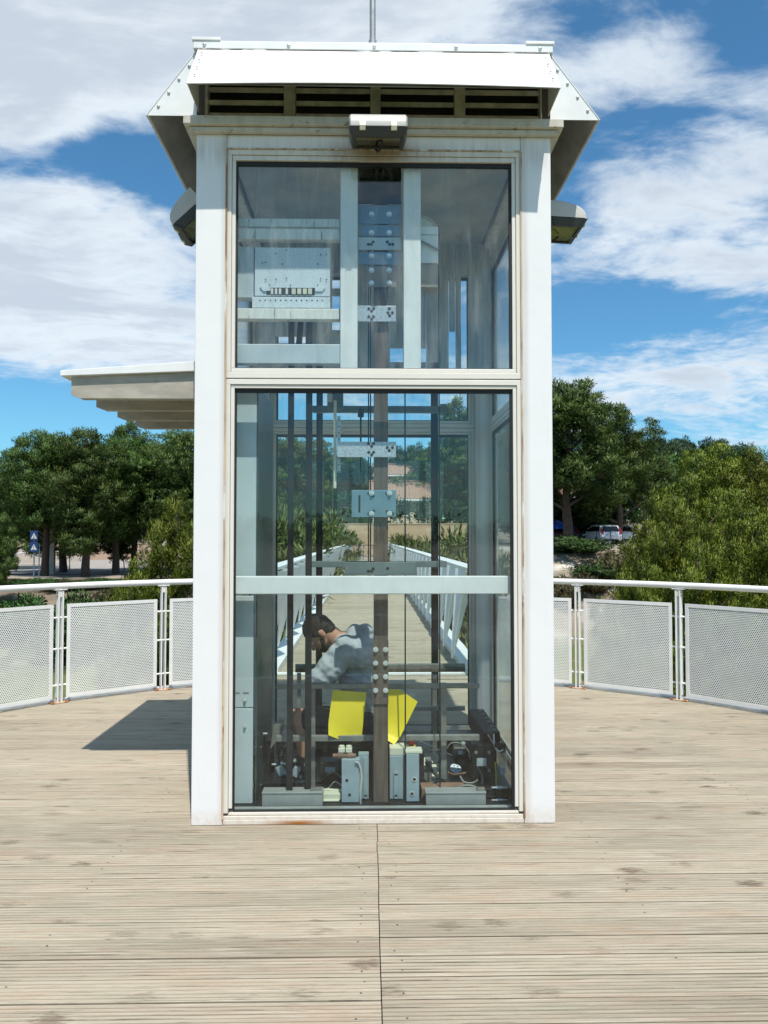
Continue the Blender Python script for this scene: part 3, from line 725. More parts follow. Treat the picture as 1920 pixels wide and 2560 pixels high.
for px, Y, lab, zb in ((1013, .24, 'thin dark steel cable hanging right of the rusty guide rail', FZ), (1099, .30, 'thin dark steel cable hanging beside the right black rail', FZ),
                       (921, .5, 'left of two thin cables close beside the guide rail', 1.34), (926, .52, 'right of two thin cables close beside the guide rail', 1.34)):
    x = P(px, 1500, Y).x; mb = MB(); mb.cyl((x, Y, zb), (x, Y, 3.5), .0042, 8); single(mb, 'steel_cable', m_black, lab, 'cable', 'steel cables in the shaft', smooth=True)
st = thing('switch_strip', 'pale drilled metal strip with a white rod hanging left of the guide rail', 'bracket', P(846, 1180, .25))
mb = MB(); plate_(mb, 843, 1040, 851, 1181, .25, .004); o = mb.build('strip', m_galv, st)
holes([(847, 1050 + 16 * i) for i in range(9)], .2498, .004).each('hole', m_dark, o)
mb = MB(); plate_(mb, 834, 1000, 841, 1221, .24, .015); mb.build('rod', m_cream, st, bevel=.004)
hb = MB(); plate_(hb, 818, 982, 858, 1022, .3, .03); hb.build('mount', m_green, st, bevel=.002)
rod = MB(); c = P(902, 1005, .6); rod.cyl((c.x, .6, P(0, 1180, .6).z), (c.x, .6, 2.44), .006, 8); rod.cyl((c.x, .6, P(0, 1040, .6).z), (c.x, .6, P(0, 1020, .6).z), .02, 10)
single(rod, 'threaded_rod', m_black, 'short black threaded rod with a nut hanging near the top of the lower pane', 'rod', smooth=True)
# pale door panel down the left side
dp = thing('door_panel', 'tall pale blue-grey metal door panel at the left edge of the shaft', 'door', (-.75, .2, FZ))
xa = -.838; xb = P(634, 1500, .2).x
mb = MB(); mb.box(xa, xb, .20, .225, FZ, .60); mb.build('lower_leaf', m_doorp, dp, bevel=.003)
mb = MB(); mb.box(xa, xb, .203, .228, .606, 1.255); mb.build('middle_leaf', m_doorp, dp, bevel=.003)
mb = MB(); mb.box(xa, xb + .012, .203, .228, 1.29, 2.52); mb.build('upper_leaf', m_doorp, dp, bevel=.003)
mb = MB(); mb.box(xb + .014, xb + .022, .203, .9, FZ, 2.50); mb.build('return_panel', M('dark_green_jamb', (.05, .08, .075), .4, var=.2), dp)
bolts([(612, 1750), (612, 1816)], .2, .007).each('stud', m_bolt, dp, per=2, smooth=True)
sl_ = MB()
for x in (584, 607): plate_(sl_, x, 1731, x + 15, 1734, .2015, .001)
for x in (582, 597, 608): plate_(sl_, x, 2017, x + 11, 2020, .1985, .001)
sl_.build('slot', m_bar, dp)
# control cabinet
cc = thing('control_cabinet', 'galvanised control cabinet with a row of breakers on a white beam', 'cabinet', P(730, 771, .15))
mb = MB(); plate_(mb, 637, 618, 825, 741, .15, .10); plate_(mb, 630, 742, 825, 770, .145, .10); mb.build('cover', m_galvp, cc, bevel=.003)
mb = MB(); plate_(mb, 590, 616, 634, 744, .16, .08); mb.build('side_panel', m_doorp, cc, bevel=.003)
mb = MB(); plate_(mb, 666, 719, 787, 738, .149, .0008); sl_ = mb.build('breaker_slot', m_dark, cc)
for i, px in enumerate((677, 687, 697, 714, 729, 743, 757, 770)):
    mb = MB(); plate_(mb, px, 721, px + (6 if i < 4 else 10), 735, .138, .0105); mb.build('breaker', m_cream if i > 3 else m_wire, sl_, bevel=.001)
for s in (-1, 1):
    mb = MB(); c = [(649, 716), (676, 716), (676, 726), (658, 728)] if s < 0 else [(813, 719), (788, 717), (788, 728), (806, 728)]
    mb.prism([P(x, y, .142) for x, y in c], (0, .006, 0)); mb.build('handle_plate', m_galvp, cc)
hp = [(690, 634), (716, 625), (656, 657), (663, 656), (706, 660), (794, 660), (802, 637), (816, 636), (802, 697), (816, 699), (690, 698), (716, 695), (664, 699), (674, 713), (726, 713), (794, 713)] + [(650 + 13 * i, 751) for i in range(13)]
holes(hp, .1449, .004).each('screw_hole', m_dark, cc)
# winch block
wu = thing('rope_winch', 'cream pulley wheel above a white box on the right of the mullions', 'winch', P(1075, 720, .17))
c = P(1052, 580, .20); mb = MB(); mb.cyl(c, c + Vector((0, .05, 0)), .105, 32); o = mb.build('pulley', M('cream_wheel', (.48, .43, .28), .5, var=.1), wu, smooth=True, bevel=.004)
mb = MB(); mb.cyl(c + Vector((0, -.002, 0)), c + Vector((0, -.006, 0)), .08, 32); mb.build('pulley_face', m_cream, o, smooth=True)
mb = MB(); plate_(mb, 1050, 566, 1096, 586, .18, .12); plate_(mb, 1050, 587.5, 1096, 658, .185, .12); mb.build('housing', m_wpost, wu, bevel=.003)
mb = MB(); plate_(mb, 1050, 660, 1095, 718, .188, .12); mb.build('lower_box', M('tan_box', (.36, .32, .25), .6, var=.12), wu, bevel=.003)
mb = MB(); mb.tube([P(1052, 602, .17), P(1075, 614, .17), P(1096, 625, .17)], .006, 8); mb.build('lever', m_bar, wu, smooth=True)
# hanging wires at the top left
for pts, r, m, lab in (([(640, 403), (642, 440), (638, 480), (641, 530), (637, 541)], .004, m_wire, 'white cable hanging inside the upper left of the top window'),
                       ([(822, 800), (818, 830), (800, 852), (782, 862)], .005, m_wire, 'bundle of pale wires curving below the control cabinet')):
    mb = MB(); mb.tube([P(x, y, .35) for x, y in pts], r, 8); single(mb, 'hanging_cable', m, lab, 'cable', smooth=True)
mb = MB(); mb.tube([P(752, 800, .62), P(750, 830, .62), P(744, 905, .62)], .020, 10)
single(mb, 'black_duct', m_black, 'short black bent duct dropping behind the grey lower beam', 'duct', smooth=True)
# lift car roof
cr = thing('lift_car_roof', 'black oily roof plate of the lift car inside the tower foot', 'lift car', (0, 1, FZ))
MB().box(-.838, .838, .075, 1.85, .028, FZ - .002).build('roof_plate', m_black, cr)
MB().box(-.835, .835, .074, .11, .0525, .066).build('front_sill', m_greymetal, cr)
a = P(1049, 1938, .62); 
mb = MB(); mb.box(.26, .70, .55, 1.0, FZ, .085); mb.build('cream_floor_plate', m_cream, cr, bevel=.003)
# work safety rail
sr = thing('safety_rail', 'low grey steel safety rail in front of the seated man', 'railing', P(945, 1960, .45))
def bar_(x0, y0, x1, y1, Y, t=.03, name='rail_bar', mat=None, zmin=None):
    mb = MB(); plate_(mb, x0, y0, x1, y1, Y, t, zmin); return mb.build(name, mat or m_bar, sr, bevel=.003)
bar_(690, 1711, 1199, 1721, .44); bar_(690, 1840, 1199, 1852, .40)
bar_(1102, 1707, 1117, 1960, .405 + .0655, .02, 'upright', zmin=FZ); bar_(777, 1722, 788, 1960, .4705, .02, 'upright', zmin=FZ)
bar_(738, 1661, 1163, 1670, 1.14); bar_(738, 1672, 1164, 1680, 1.10, mat=m_bronze)
bar_(985, 1767, 1163, 1777, 1.12); bar_(1081, 1683, 1093, 1840, 1.172, .02, 'upright', zmin=FZ); bar_(742, 1683, 752, 1840, 1.172, .02, 'upright', zmin=FZ)
# yellow warning sheets
def sheet(rows, label, Y):
    n = len(rows[0]); mb = MB(); vs = []
    for r in rows: vs += [P(x, y, Y + dy) for x, y, dy in r]
    vs2 = [v + Vector((0, .0015, 0)) for v in vs]; k = len(vs); m = len(rows)
    fs = [(j * n + i, j * n + i + 1, (j + 1) * n + i + 1, (j + 1) * n + i) for j in range(m - 1) for i in range(n - 1)]
    rim = [i for i in range(n)] + [j * n + n - 1 for j in range(1, m)] + [(m - 1) * n + i for i in range(n - 2, -1, -1)] + [j * n for j in range(m - 2, 0, -1)]
    mb.add(vs + vs2, fs + [tuple(q + k for q in f)[::-1] for f in fs] + [(rim[i], rim[(i + 1) % len(rim)], rim[(i + 1) % len(rim)] + k, rim[i] + k) for i in range(len(rim))])
    return single(mb, 'warning_sheet', m_yellow, label, 'sign', 'yellow sheets on the safety rail', smooth=60)
rows = []
for j in range(9):
    t = j / 8; r = []
    L = (832 - 11 * min(t * 1.4, 1), 1725 + t * 113); Rr = (916 - 13 * t, 1731 + t * 124)
    for i in range(7):
        u = i / 6; x = L[0] + (Rr[0] - L[0]) * u; y = L[1] + (Rr[1] - L[1]) * u + 5 * math.sin(math.pi * u) * t ** 3
        r.append((x, y, -.045 * (t ** 3) * (1 - u) ** 1.5 - .012 * math.sin(math.pi * t)))
    rows.append(r)
sheet(rows, 'bright yellow sheet with a curled corner hanging left of the guide rail', .425)
sheet([[(968, 1724, 0), (997, 1723, -.0), (1020, 1738, -.01), (1044, 1754, -.05)], [(968, 1780, 0), (985, 1785, -.01), (1005, 1790, -.02), (1024, 1795, -.04)],
       [(968, 1830, 0), (980, 1834, -.01), (992, 1838, -.02), (1001, 1841, -.03)], [(968, 1851, -.05), (974, 1854, -.05), (980, 1858, -.05), (986, 1862, -.05)]],
      'bright yellow sheet hanging askew right of the guide rail', .40)
# guide shoe blocks either side of the rail foot
gl_ = thing('guide_shoe', 'blue-grey guide shoe block with two cream caps left of the rail foot', 'guide shoe', P(880, 2027, .2), 'guide shoes at the rail foot')
mb = MB(); plate_(mb, 854, 1899, 899, 2006, .20, .06); o = mb.build('block', m_bluebox, gl_, bevel=.003)
holes([(867, 1951), (874, 1987)], .1998, .009).each('hole', m_dark, o)
mb = MB(); plate_(mb, 896, 1884, 922, 2026, .26, .05, FZ); mb.build('side_plate', m_bluebox, gl_, bevel=.003)
mb = MB(); a, b = P(914, 1893, .252), P(914, 1992, .252); mb.box(a.x - .014, a.x + .014, .250, .2595, b.z, a.z); mb.cyl((a.x, .250, b.z), (a.x, .2595, b.z), .014, 14); mb.build('link', m_bluebox, gl_, bevel=.002)
for x0 in (846, 864):
    a, b = P(x0, 1868, .23), P(x0 + 16, 1882, .23); mb = MB(); mb.box(a.x, b.x, .23, .28, b.z, a.z - .008); mb.cyl(((a.x + b.x) / 2, .255, a.z - .012), ((a.x + b.x) / 2, .255, a.z + .004), .017, 12); mb.build('cap', m_cream, gl_, bevel=.003)
mb = MB(); a, b = P(832, 1889, .24), P(890, 1889, .24); mb.cyl(a, b, .012, 10); mb.cyl(a + Vector((.03, 0, 0)), a + Vector((.06, 0, 0)), .02, 10); mb.cyl(b - Vector((.05, 0, 0)), b - Vector((.02, 0, 0)), .02, 10); mb.build('spindle', m_brownm, gl_, smooth=True)
mb = MB(); mb.tube([P(x, y, .19) for x, y in ((888, 1904), (897, 1908), (903, 1925), (905, 1945), (901, 1975), (902, 2026))], .006, 8); mb.build('hose', m_bolt, gl_, smooth=True)
mb = MB(); plate_(mb, 858, 2007, 898, 2024, .22, .05, FZ); mb.build('shoe_foot', m_black, gl_)
g2 = thing('guide_shoe', 'blue-grey guide shoe block with white bolt heads right of the rail foot', 'guide shoe', P(1020, 2027, .2), 'guide shoes at the rail foot')
mb = MB(); plate_(mb, 1016, 1885, 1048, 2004, .20, .06); o = mb.build('block', m_bluebox, g2, bevel=.003)
bolts([(1036, 1948), (1030, 1984)], .2, .009, .004).each('bolt', m_bolt, o, per=2, smooth=True)
mb = MB(); plate_(mb, 1014, 1877, 1056, 1884, .20, .09); plate_(mb, 974, 1870, 1012, 1888, .27, .12); mb.build('top_block', m_cream, g2, bevel=.003)
mb = MB(); plate_(mb, 974, 1890, 1008, 2026, .26, .05, FZ); mb.build('side_plate', m_bluebox, g2, bevel=.003)
mb = MB(); a, b = P(990, 1934, .252), P(990, 1992, .252); mb.box(a.x - .014, a.x + .014, .250, .2595, b.z, a.z); mb.cyl((a.x, .250, b.z), (a.x, .2595, b.z), .014, 14); mb.cyl((a.x, .250, a.z), (a.x, .2595, a.z), .014, 14); mb.build('link', m_bluebox, g2, bevel=.002)
mb = MB(); plate_(mb, 1001, 2005, 1050, 2024, .22, .05, FZ); mb.build('shoe_foot', m_black, g2)
es = thing('emergency_stop', 'red mushroom stop button on a small yellow box', 'switch', P(1028, 1878, .5))
mb = MB(); plate_(mb, 1016, 1867, 1040, 1878, .5, .05); mb.build('box', m_yel2, es, bevel=.003); mb = MB(); plate_(mb, 1012, 1878.5, 1060, 1900, .49, .08, FZ); mb.build('pedestal', m_mach, es, bevel=.003)
a = P(1028, 1866, .525); mb = MB(); mb.cyl(a, a + Vector((0, 0, .02)), .014, 14); mb.cyl(a + Vector((0, 0, .0201)), a + Vector((0, 0, .043)), .024, 18); mb.build('button', m_red, es, smooth=True, bevel=.003)
# metal trays along the sill
for x0, x1, lab in ((655, 806, 'long grey metal cable tray at the left foot of the window'), (1065, 1215, 'long grey metal cable tray at the right foot of the window')):
    t_ = thing('cable_tray', lab, 'tray', P((x0 + x1) / 2, 2026, .15), 'cable trays on the sill')
    mb = MB(); plate_(mb, x0, 1985, x1, 2026, .150, .09, FZ); mb.build('body', m_greymetal, t_, bevel=.003)
    mb = MB(); a, b = P(x0 - 1, 1981, .146), P(x1 + 1, 1985, .146); mb.box(a.x, b.x, .146, .245, a.z - .010, a.z - .002); mb.build('lid', m_greymetal, t_, bevel=.002)
    mb = MB(); plate_(mb, x1 - 22 if x0 > 900 else x1 - 30, 1972, x1 - 2, 1981, .17, .04); mb.build('clamp', m_bar, t_, bevel=.002)
mb = MB(); plate_(mb, 1054, 1972, 1165, 1980, .27, .12, FZ); single(mb, 'rusty_plate', m_brownm, 'rust-brown steel plate lying behind the right cable tray', 'plate', bevel=.002)
mb = MB(); plate_(mb, 808, 1985, 852, 2000, .24, .1); plate_(mb, 808, 2001, 848, 2026, .22, .1, FZ); single(mb, 'junction_box', m_cream, 'small stained cream box between the left tray and the blue-grey block', 'box', bevel=.003)
# right-hand drive unit
du = thing('drive_unit', 'black channel beam on brackets along the right wall of the shaft', 'machine', (.70, .6, FZ))
f0, f1 = P(1191, 1782, 1.15), P(1230, 1833, .50); zt = .48
f0.z = f1.z = P(1230, 1833, .50).z
mb = MB(); mb.bar((f0.x, 1.15, f0.z), (f1.x, .50, f1.z), .10, .012); d = (f1 - f0).normalized()
sd = Vector((d.y, -d.x, 0)).normalized() * .049
for s in (-1, 1): mb.bar((f0.x + sd.x * s, 1.15 + sd.y * s, f0.z - .062), (f1.x + sd.x * s, .50 + sd.y * s, f1.z - .062), .006, .11)
mb.build('channel_beam', m_black, du, bevel=.002)
mb = MB()
for k in (.1, .25, .45, .6, .8, .93):
    c = f0.lerp(f1, k); mb.cyl((c.x + .02, c.y, c.z + .006), (c.x + .02, c.y, c.z + .014), .012, 8)
mb.each('bolt', m_bar, du, smooth=True)
for k in (.12, .85):
    c = f0.lerp(f1, k); mb = MB(); mb.prism([(c.x - .04, c.y, c.z - .12), (c.x + .045, c.y, c.z - .12), (c.x + .045, c.y, FZ), (c.x + .0, c.y, FZ)], (0, .03, 0)); mb.build('bracket', m_black, du)
mb = MB(); mb.box(.42, .83, .30, 1.0, FZ, .10); mb.build('base', m_blackg, du, bevel=.01)
mt = thing('motor', 'grey ribbed electric motor with a pale rating plate behind the safety rail', 'motor', P(1155, 1900, .75))
a = P(1156, 1880, .75); mb = MB(); mb.cyl(a + Vector((-.06, 0, 0)), a + Vector((.06, 0, 0)), .052, 20)
for i in range(7): mb.cyl(a + Vector((-.055 + i * .018, 0, 0)), a + Vector((-.049 + i * .018, 0, 0)), .058, 20)
mb.build('casing', m_mach, mt, smooth=30)
mb = MB(); mb.box(a.x - .05, a.x + .05, .73, .77, FZ + .05, a.z - .04); mb.build('foot', m_mach, mt)
mb = MB(); plate_(mb, 1145, 1877, 1157, 1886, .688, .003); mb.build('rating_plate', m_galvp, mt)
mb = MB(); c = P(1163, 1860, .74); mb.box(c.x - .025, c.x + .025, .72, .76, c.z - .012, c.z + .012); mb.build('terminal_box', m_galv, mt, bevel=.003)
c = P(1139, 1922, .55); n_ = Vector((.15, -.55, .8)).normalized(); mb = MB(); mb.cyl(c - n_ * .045, c, .036, 24); o = thing('brake_drum', 'round pale-faced brake drum tilted towards the window', 'drum', c - n_ * .05)
mb.build('drum', m_brownm, o, smooth=True); mb = MB(); mb.cyl(c + n_ * .0005, c + n_ * .006, .035, 24); f_ = mb.build('face', m_galvp, o, smooth=True)
u_ = n_.orthogonal().normalized(); w_ = n_.cross(u_); mb = MB()
for k in range(5): q = c + (u_ * math.cos(k * 1.257) + w_ * math.sin(k * 1.257)) * .019; mb.cyl(q + n_ * .0065, q + n_ * .010, .004, 8)
mb.each('bolt', m_dark, f_)
c = P(1086, 1898, .66); n_ = Vector((-.3, -.8, .5)).normalized(); mb = MB(); mb.cyl(c, c + n_ * .03, .034, 22); single(mb, 'hand_wheel', m_cream, 'small cream wheel beside the grey steel block', 'wheel', smooth=True, bevel=.004)
mb = MB(); plate_(mb, 1049, 1903, 1056, 1937, .52, .1); plate_(mb, 1066, 1903, 1080, 1937, .52, .1); plate_(mb, 1049, 1926, 1080, 1938, .515, .11, FZ); single(mb, 'steel_clamp', m_bar, 'grey U-shaped steel block right of the guide shoe', 'clamp', bevel=.003)
ob = thing('oil_bottle', 'clear oil bottle with a black cap in the right corner of the shaft', 'bottle', P(1256, 1934, .42))
a, b = P(1256, 1934, .42), P(1256, 1880, .42); mb = MB(); mb.cyl(a, b, .024, 18); mb.build('body', glassmat('bottle_plastic', (.8, .82, .8), .5), ob, smooth=True, bevel=.003)
mb = MB(); mb.cyl(a + Vector((0, 0, .002)), a.lerp(b, .33), .0225, 18); mb.build('oil', M('pale_oil', (.5, .55, .65), .2), ob, smooth=True)
b2 = P(1256, 1862, .42); mb = MB(); mb.cyl(b, b2, .022, 14); mb.box(b2.x - .05, b2.x + .02, .40, .44, b2.z - .012, b2.z + .01); mb.build('cap', m_black, ob, bevel=.003)
# left-hand black unit
lu = thing('buffer_unit', 'black cylinder block with silver fittings left of the seated man', 'machine', P(660, 2000, .45))
for i, (px, pt) in enumerate(((650, 1838), (672, 1850))):
    a = P(px, pt, .5 + .1 * i); mb = MB(); mb.cyl((a.x, .5 + .1 * i, FZ), a, .034, 18); mb.build('cylinder', m_blackg, lu, smooth=True, bevel=.004)
mb = MB(); a, b = P(636, 1955, .4), P(735, 1985, .4); mb.box(a.x, b.x, .40, .85, FZ, a.z); mb.build('base', m_blackg, lu, bevel=.01)
mb = MB(); mb.prism([P(x, y, .48) for x, y in ((684, 1812), (707, 1806), (702, 1838), (676, 1872))], (0, .08, 0)); mb.build('angle_plate', m_bar, lu)
mb = MB()
for x, y in ((663, 1834), (641, 1868), (648, 1868), (648, 1962), (642, 1979), (640, 2013), (685, 1911), (709, 1909)):
    c = P(x, y, .385); mb.cyl(c + Vector((-.013, 0, 0)), c + Vector((.013, 0, 0)), .006, 8)
mb.each('fitting', m_bolt, lu, smooth=True)
mb = MB()
for x, y, s in ((702, 1925, 1), (740, 1928, -1)):
    c = P(x, y, .5); mb.obox(c, ((1, 0, .5 * s), (0, 1, 0), (-.5 * s, 0, 1)), (.022, .02, .03))
mb.each('bracket', m_galv, lu, bevel=.003)
ph = thing('pump_housing', 'dark pump housing on the floor behind the seated man', 'machine', P(800, 1930, 1.25))
mb = MB(); plate_(mb, 690, 1850, 925, 1930, 1.25, .35, FZ); mb.build('housing', m_mach, ph, bevel=.02)
a = P(760, 1846, 1.4); mb = MB(); mb.cyl(a, a + Vector((.12, 0, 0)), .05, 16); mb.cyl(a + Vector((.13, 0, 0)), a + Vector((.16, 0, 0)), .065, 16); mb.build('pump', m_black, ph, smooth=30)
mb = MB(); plate_(mb, 1120, 1850, 1215, 1925, 1.05, .3, FZ); tag(mb.build('battery_box', m_blackg, bevel=.015), 'black box on the floor behind the grey motor', 'box')
hu = thing('hydraulic_unit', 'big black housing with two silver rods in the lower right corner of the shaft', 'machine', P(1240, 2010, .32))
mb = MB(); plate_(mb, 1180, 1862, 1236, 2012, .44, .30, FZ); a, b = P(1215, 1935, .26), P(1280, 2015, .26); mb.box(a.x, min(b.x, .80), .26, .4395, FZ, P(1240, 1990, .26).z)
mb.build('housing', m_black, hu, bevel=.012)
for y in (1969, 2001):
    mb = MB(); a, b = P(1229, y, .24), P(1268, y, .24); mb.cyl(a, b, .006, 8); mb.cyl(a.lerp(b, .3), a.lerp(b, .7), .010, 8); mb.build('rod', m_bolt, hu, smooth=True)
for x, y in ((1190, 1880), (1222, 1880), (1190, 1960), (1222, 1925)):
    c = P(x, y, .4398); mb = MB(); mb.cyl(c, c + Vector((0, -.012, 0)), .010, 8); mb.build('bolt', m_bar, hu, smooth=True)
mb = MB(); plate_(mb, 1192, 1895, 1216, 1915, .4385, .001); mb.build('rating_plate', m_galv, hu)
vb = thing('valve_block', 'black valve block with silver unions between the two left black rails', 'machine', P(735, 1990, .55))
mb = MB(); plate_(mb, 694, 1892, 776, 1975, .56, .16, FZ); plate_(mb, 706, 1868, 726, 1892, .60, .08); plate_(mb, 744, 1874, 760, 1892, .60, .08); mb.build('body', m_black, vb, bevel=.008)
for x, y in ((705, 1905), (738, 1900), (764, 1912), (716, 1936), (752, 1940)):
    c = P(x, y, .5595); mb = MB(); mb.cyl(c, c + Vector((0, -.022, 0)), .011, 8); mb.cyl(c + Vector((0, -.0225, 0)), c + Vector((0, -.034, .0)), .007, 8); mb.build('union', m_bolt, vb, smooth=True)
rb = thing('relay_box', 'small dark relay box with a pale label behind the cream caps', 'box', P(835, 1960, .62))
mb = MB(); plate_(mb, 800, 1905, 862, 1972, .62, .12, FZ); mb.build('body', m_mach, rb, bevel=.006)
mb = MB(); plate_(mb, 812, 1918, 838, 1932, .6185, .001); mb.build('label_plate', m_galvp, rb)
# hoses and wires on the floor of the shaft
for pts, r, m, lab in (([(600, 1990, .55), (612, 1940, .5), (630, 1900, .5), (652, 1880, .5)], .010, m_black, 'thick black hose rising beside the door panel'),
                       ([(700, 1965, .45), (712, 1948, .45), (732, 1950, .45), (745, 1968, .45)], .008, m_black, 'black hose arching between the two left black rails'),
                       ([(800, 1960, .5), (815, 1940, .5), (835, 1932, .5), (852, 1945, .45)], .007, m_black, 'black cable running from the rail post to the blue-grey block'),
                       ([(1064, 1905, .45), (1080, 1925, .45), (1098, 1945, .42), (1125, 1958, .4)], .008, m_black, 'black cable sagging from the steel clamp towards the brake drum'),
                       ([(1170, 1900, .5), (1190, 1915, .45), (1205, 1945, .42), (1200, 1975, .35)], .009, m_black, 'black hose dropping from the motor to the right cable tray'),
                       ([(1150, 1940, .42), (1160, 1955, .40), (1180, 1958, .40), (1195, 1950, .40)], .006, m_bar, 'short grey cable looping in front of the motor'),
                       ([(1108, 1950, .4), (1090, 1955, .38), (1080, 1968, .36), (1087, 1979, .34)], .009, m_black, 'thick black hose looping beside the right upright'),
                       ([(1140, 1972, .3), (1160, 1964, .3), (1185, 1966, .3), (1200, 1978, .25)], .007, m_bar, 'grey hose arching over the right cable tray'),
                       ([(1040, 1856, .6), (1065, 1868, .6), (1090, 1880, .6), (1112, 1886, .6)], .006, m_bar, 'grey cable bundle running from the stop box to the motor'),
                       ([(1048, 1852, .62), (1080, 1866, .62), (1100, 1876, .62), (1130, 1888, .62)], .004, m_wire, 'thin white cable running above the grey bundle'),
                       ([(1118, 1870, .5), (1128, 1858, .5), (1150, 1858, .5), (1172, 1880, .5), (1180, 1925, .5)], .004, m_bar, 'thin grey cable arching over the motor'),
                       ([(1120, 1930, .45), (1135, 1936, .45), (1165, 1932, .45)], .005, m_brownm, 'brown cable running past the brake drum'),
                       ([(1234, 1835, .45), (1237, 1865, .42), (1247, 1878, .40), (1258, 1874, .40)], .005, m_wire, 'white hose curling down to the oil bottle'),
                       ([(1238, 1905, .3), (1240, 1940, .3), (1241, 1968, .3)], .0035, m_gwire, 'yellow-green earth wire at the right of the shaft'),
                       ([(633, 1912, .3), (638, 1925, .3), (634, 1960, .3), (631, 1975, .3)], .0035, m_gwire, 'yellow-green earth wire beside the door panel'),
                       ([(797, 1981, .3), (815, 1974, .3), (838, 1976, .3), (862, 1977, .28)], .008, m_cream, 'cream cable lying across the left cable tray'),
                       ([(815, 1978, .35), (835, 1955, .35), (846, 1958, .35), (856, 1964, .3)], .003, m_wire, 'thin white wire looping up to the blue-grey block')):
    mb = MB(); q = [P(*p) for p in pts]; path = []
    for i in range(len(q) - 1):            # Catmull-Rom through the points
        p0, p1, p2, p3 = q[max(i - 1, 0)], q[i], q[i + 1], q[min(i + 2, len(q) - 1)]
        for k in range(6):
            t = k / 6; path.append(.5 * ((2 * p1) + (p2 - p0) * t + (2 * p0 - 5 * p1 + 4 * p2 - p3) * t * t + (3 * p1 - p0 - 3 * p2 + p3) * t ** 3))
    path.append(q[-1]); path = [Vector((p.x, p.y, max(p.z, FZ + r))) for p in path]
    mb.tube(path, r, 8); single(mb, 'floor_hose' if r > .0045 else 'floor_wire', m, lab, 'hose' if r > .0045 else 'wire', smooth=True)
# ------------------------------------------------------------------ the seated man
m_skin = M('skin', (.50, .25, .165), .5, var=.10, scale=14)
m_hoodie = M('grey_hoodie', (.40, .435, .465), .85, var=.10, scale=9, bump=.003, bscale=45)
m_shorts = M('dark_shorts', (.035, .036, .044), .85, var=.25, scale=8)
m_hair = M('short_dark_hair', (.019, .015, .012), .75, var=.5, scale=60, stretch=(1, 1, 1), bump=.006, bscale=160)
m_shoe = M('dark_shoe', (.03, .03, .033), .6, var=.2); m_sole = M('white_sole', (.6, .6, .58), .6)
YP = .74
def Q(x, y, Y=YP): return P(660 + x * .1808, 1500 + y * .1808, Y)
pn = thing('person', 'man in grey hoodie and dark shorts sitting bowed over the safety rail', 'person', (P(900, 1900, YP).x, YP, FZ))
hc = Q(745, 425); f = Vector((-.60, 0, -.80)).normalized(); u = Vector((-.80, 0, .60)).normalized(); s = Vector((0, 1, 0))
HM = Matrix((f, s, u)).transposed()      # head axes: forward, side, up
hp_ = lambda a, b, c: hc + f * a + s * b + u * c
body = MB()
body.ell(hc + u * .002, (.094, .074, .094), HM, 20, 14)
body.ell(hp_(.028, 0, -.045), (.066, .060, .074), HM, 18, 12)
body.ell(hp_(.052, 0, -.082), (.040, .044, .040), HM, 14, 10)       # jaw and chin
body.ell(hp_(.074, 0, -.112), (.022, .026, .018), HM, 12, 8)
body.cone(hp_(.086, 0, -.012), .010, hp_(.112, 0, -.050), .014)     # nose
body.ell(hp_(.092, .014, -.053), (.012, .010, .009), HM, 10, 8); body.ell(hp_(.092, -.014, -.053), (.012, .010, .009), HM, 10, 8)
body.cone(hp_(.084, -.045, .002), .011, hp_(.084, .045, .002), .011)  # brow
body.cone(hp_(.088, -.018, -.078), .008, hp_(.088, .018, -.078), .008); body.cone(hp_(.086, -.014, -.088), .009, hp_(.086, .014, -.088), .009)
nk = Q(1010, 560); nb_ = Q(1120, 640)
body.cone(hp_(-.035, 0, -.055), .058, nb_, .066)
shN = Q(1120, 690, .55); shF = Q(1120, 690, .93); elN = Q(745, 1070, .52); elF = Q(770, 1075, .95)
pel = P(918, 1812, YP); chest = Q(1230, 760)
body.cone(nb_, .10, Q(1290, 1000), .125); body.cone(Q(1290, 1000), .125, pel, .12)
hdN = Q(820, 1110, .80); hdF = Q(800, 1085, .66)
for sh, el, hd in ((shN, elN, hdN), (shF, elF, hdF)):
    body.cone(chest.lerp(sh, .3), .07, sh, .058); body.cone(sh, .052, el, .040); body.cone(el, .042, hd, .028)
    # a loose hand with five separate fingers resting on the other forearm
    d = (hd - el).normalized(); side = d.cross(Vector((0, 0, 1))).normalized(); dn = Vector((0, 0, -1))
    pc = hd + d * .045; body.cone(hd, .026, pc, .024); body.cone(hd + side * .012, .02, pc + side * .026, .017); body.cone(hd - side * .012, .02, pc - side * .026, .017)
    for k, L in enumerate((.066, .075, .070, .055)):
        b0 = pc + side * (.028 - .0185 * k) + d * .012; b1 = b0 + d * L * .5 + dn * .006; b2 = b1 + d * L * .32 + dn * .018; b3 = b2 + d * L * .1 + dn * .018
        body.cone(b0, .0095, b1, .0088, 8); body.cone(b1, .0088, b2, .008, 8); body.cone(b2, .008, b3, .007, 8)
    t0 = hd + side * .028 + d * .012; t1 = t0 + side * .022 + d * .024; body.cone(t0, .012, t1, .010, 8); body.cone(t1, .010, t1 + d * .028 - side * .004, .0085, 8)
def W(x, y, Y): return P(660 + x * .1808, 1720 + y * .1808, Y)
legs = []
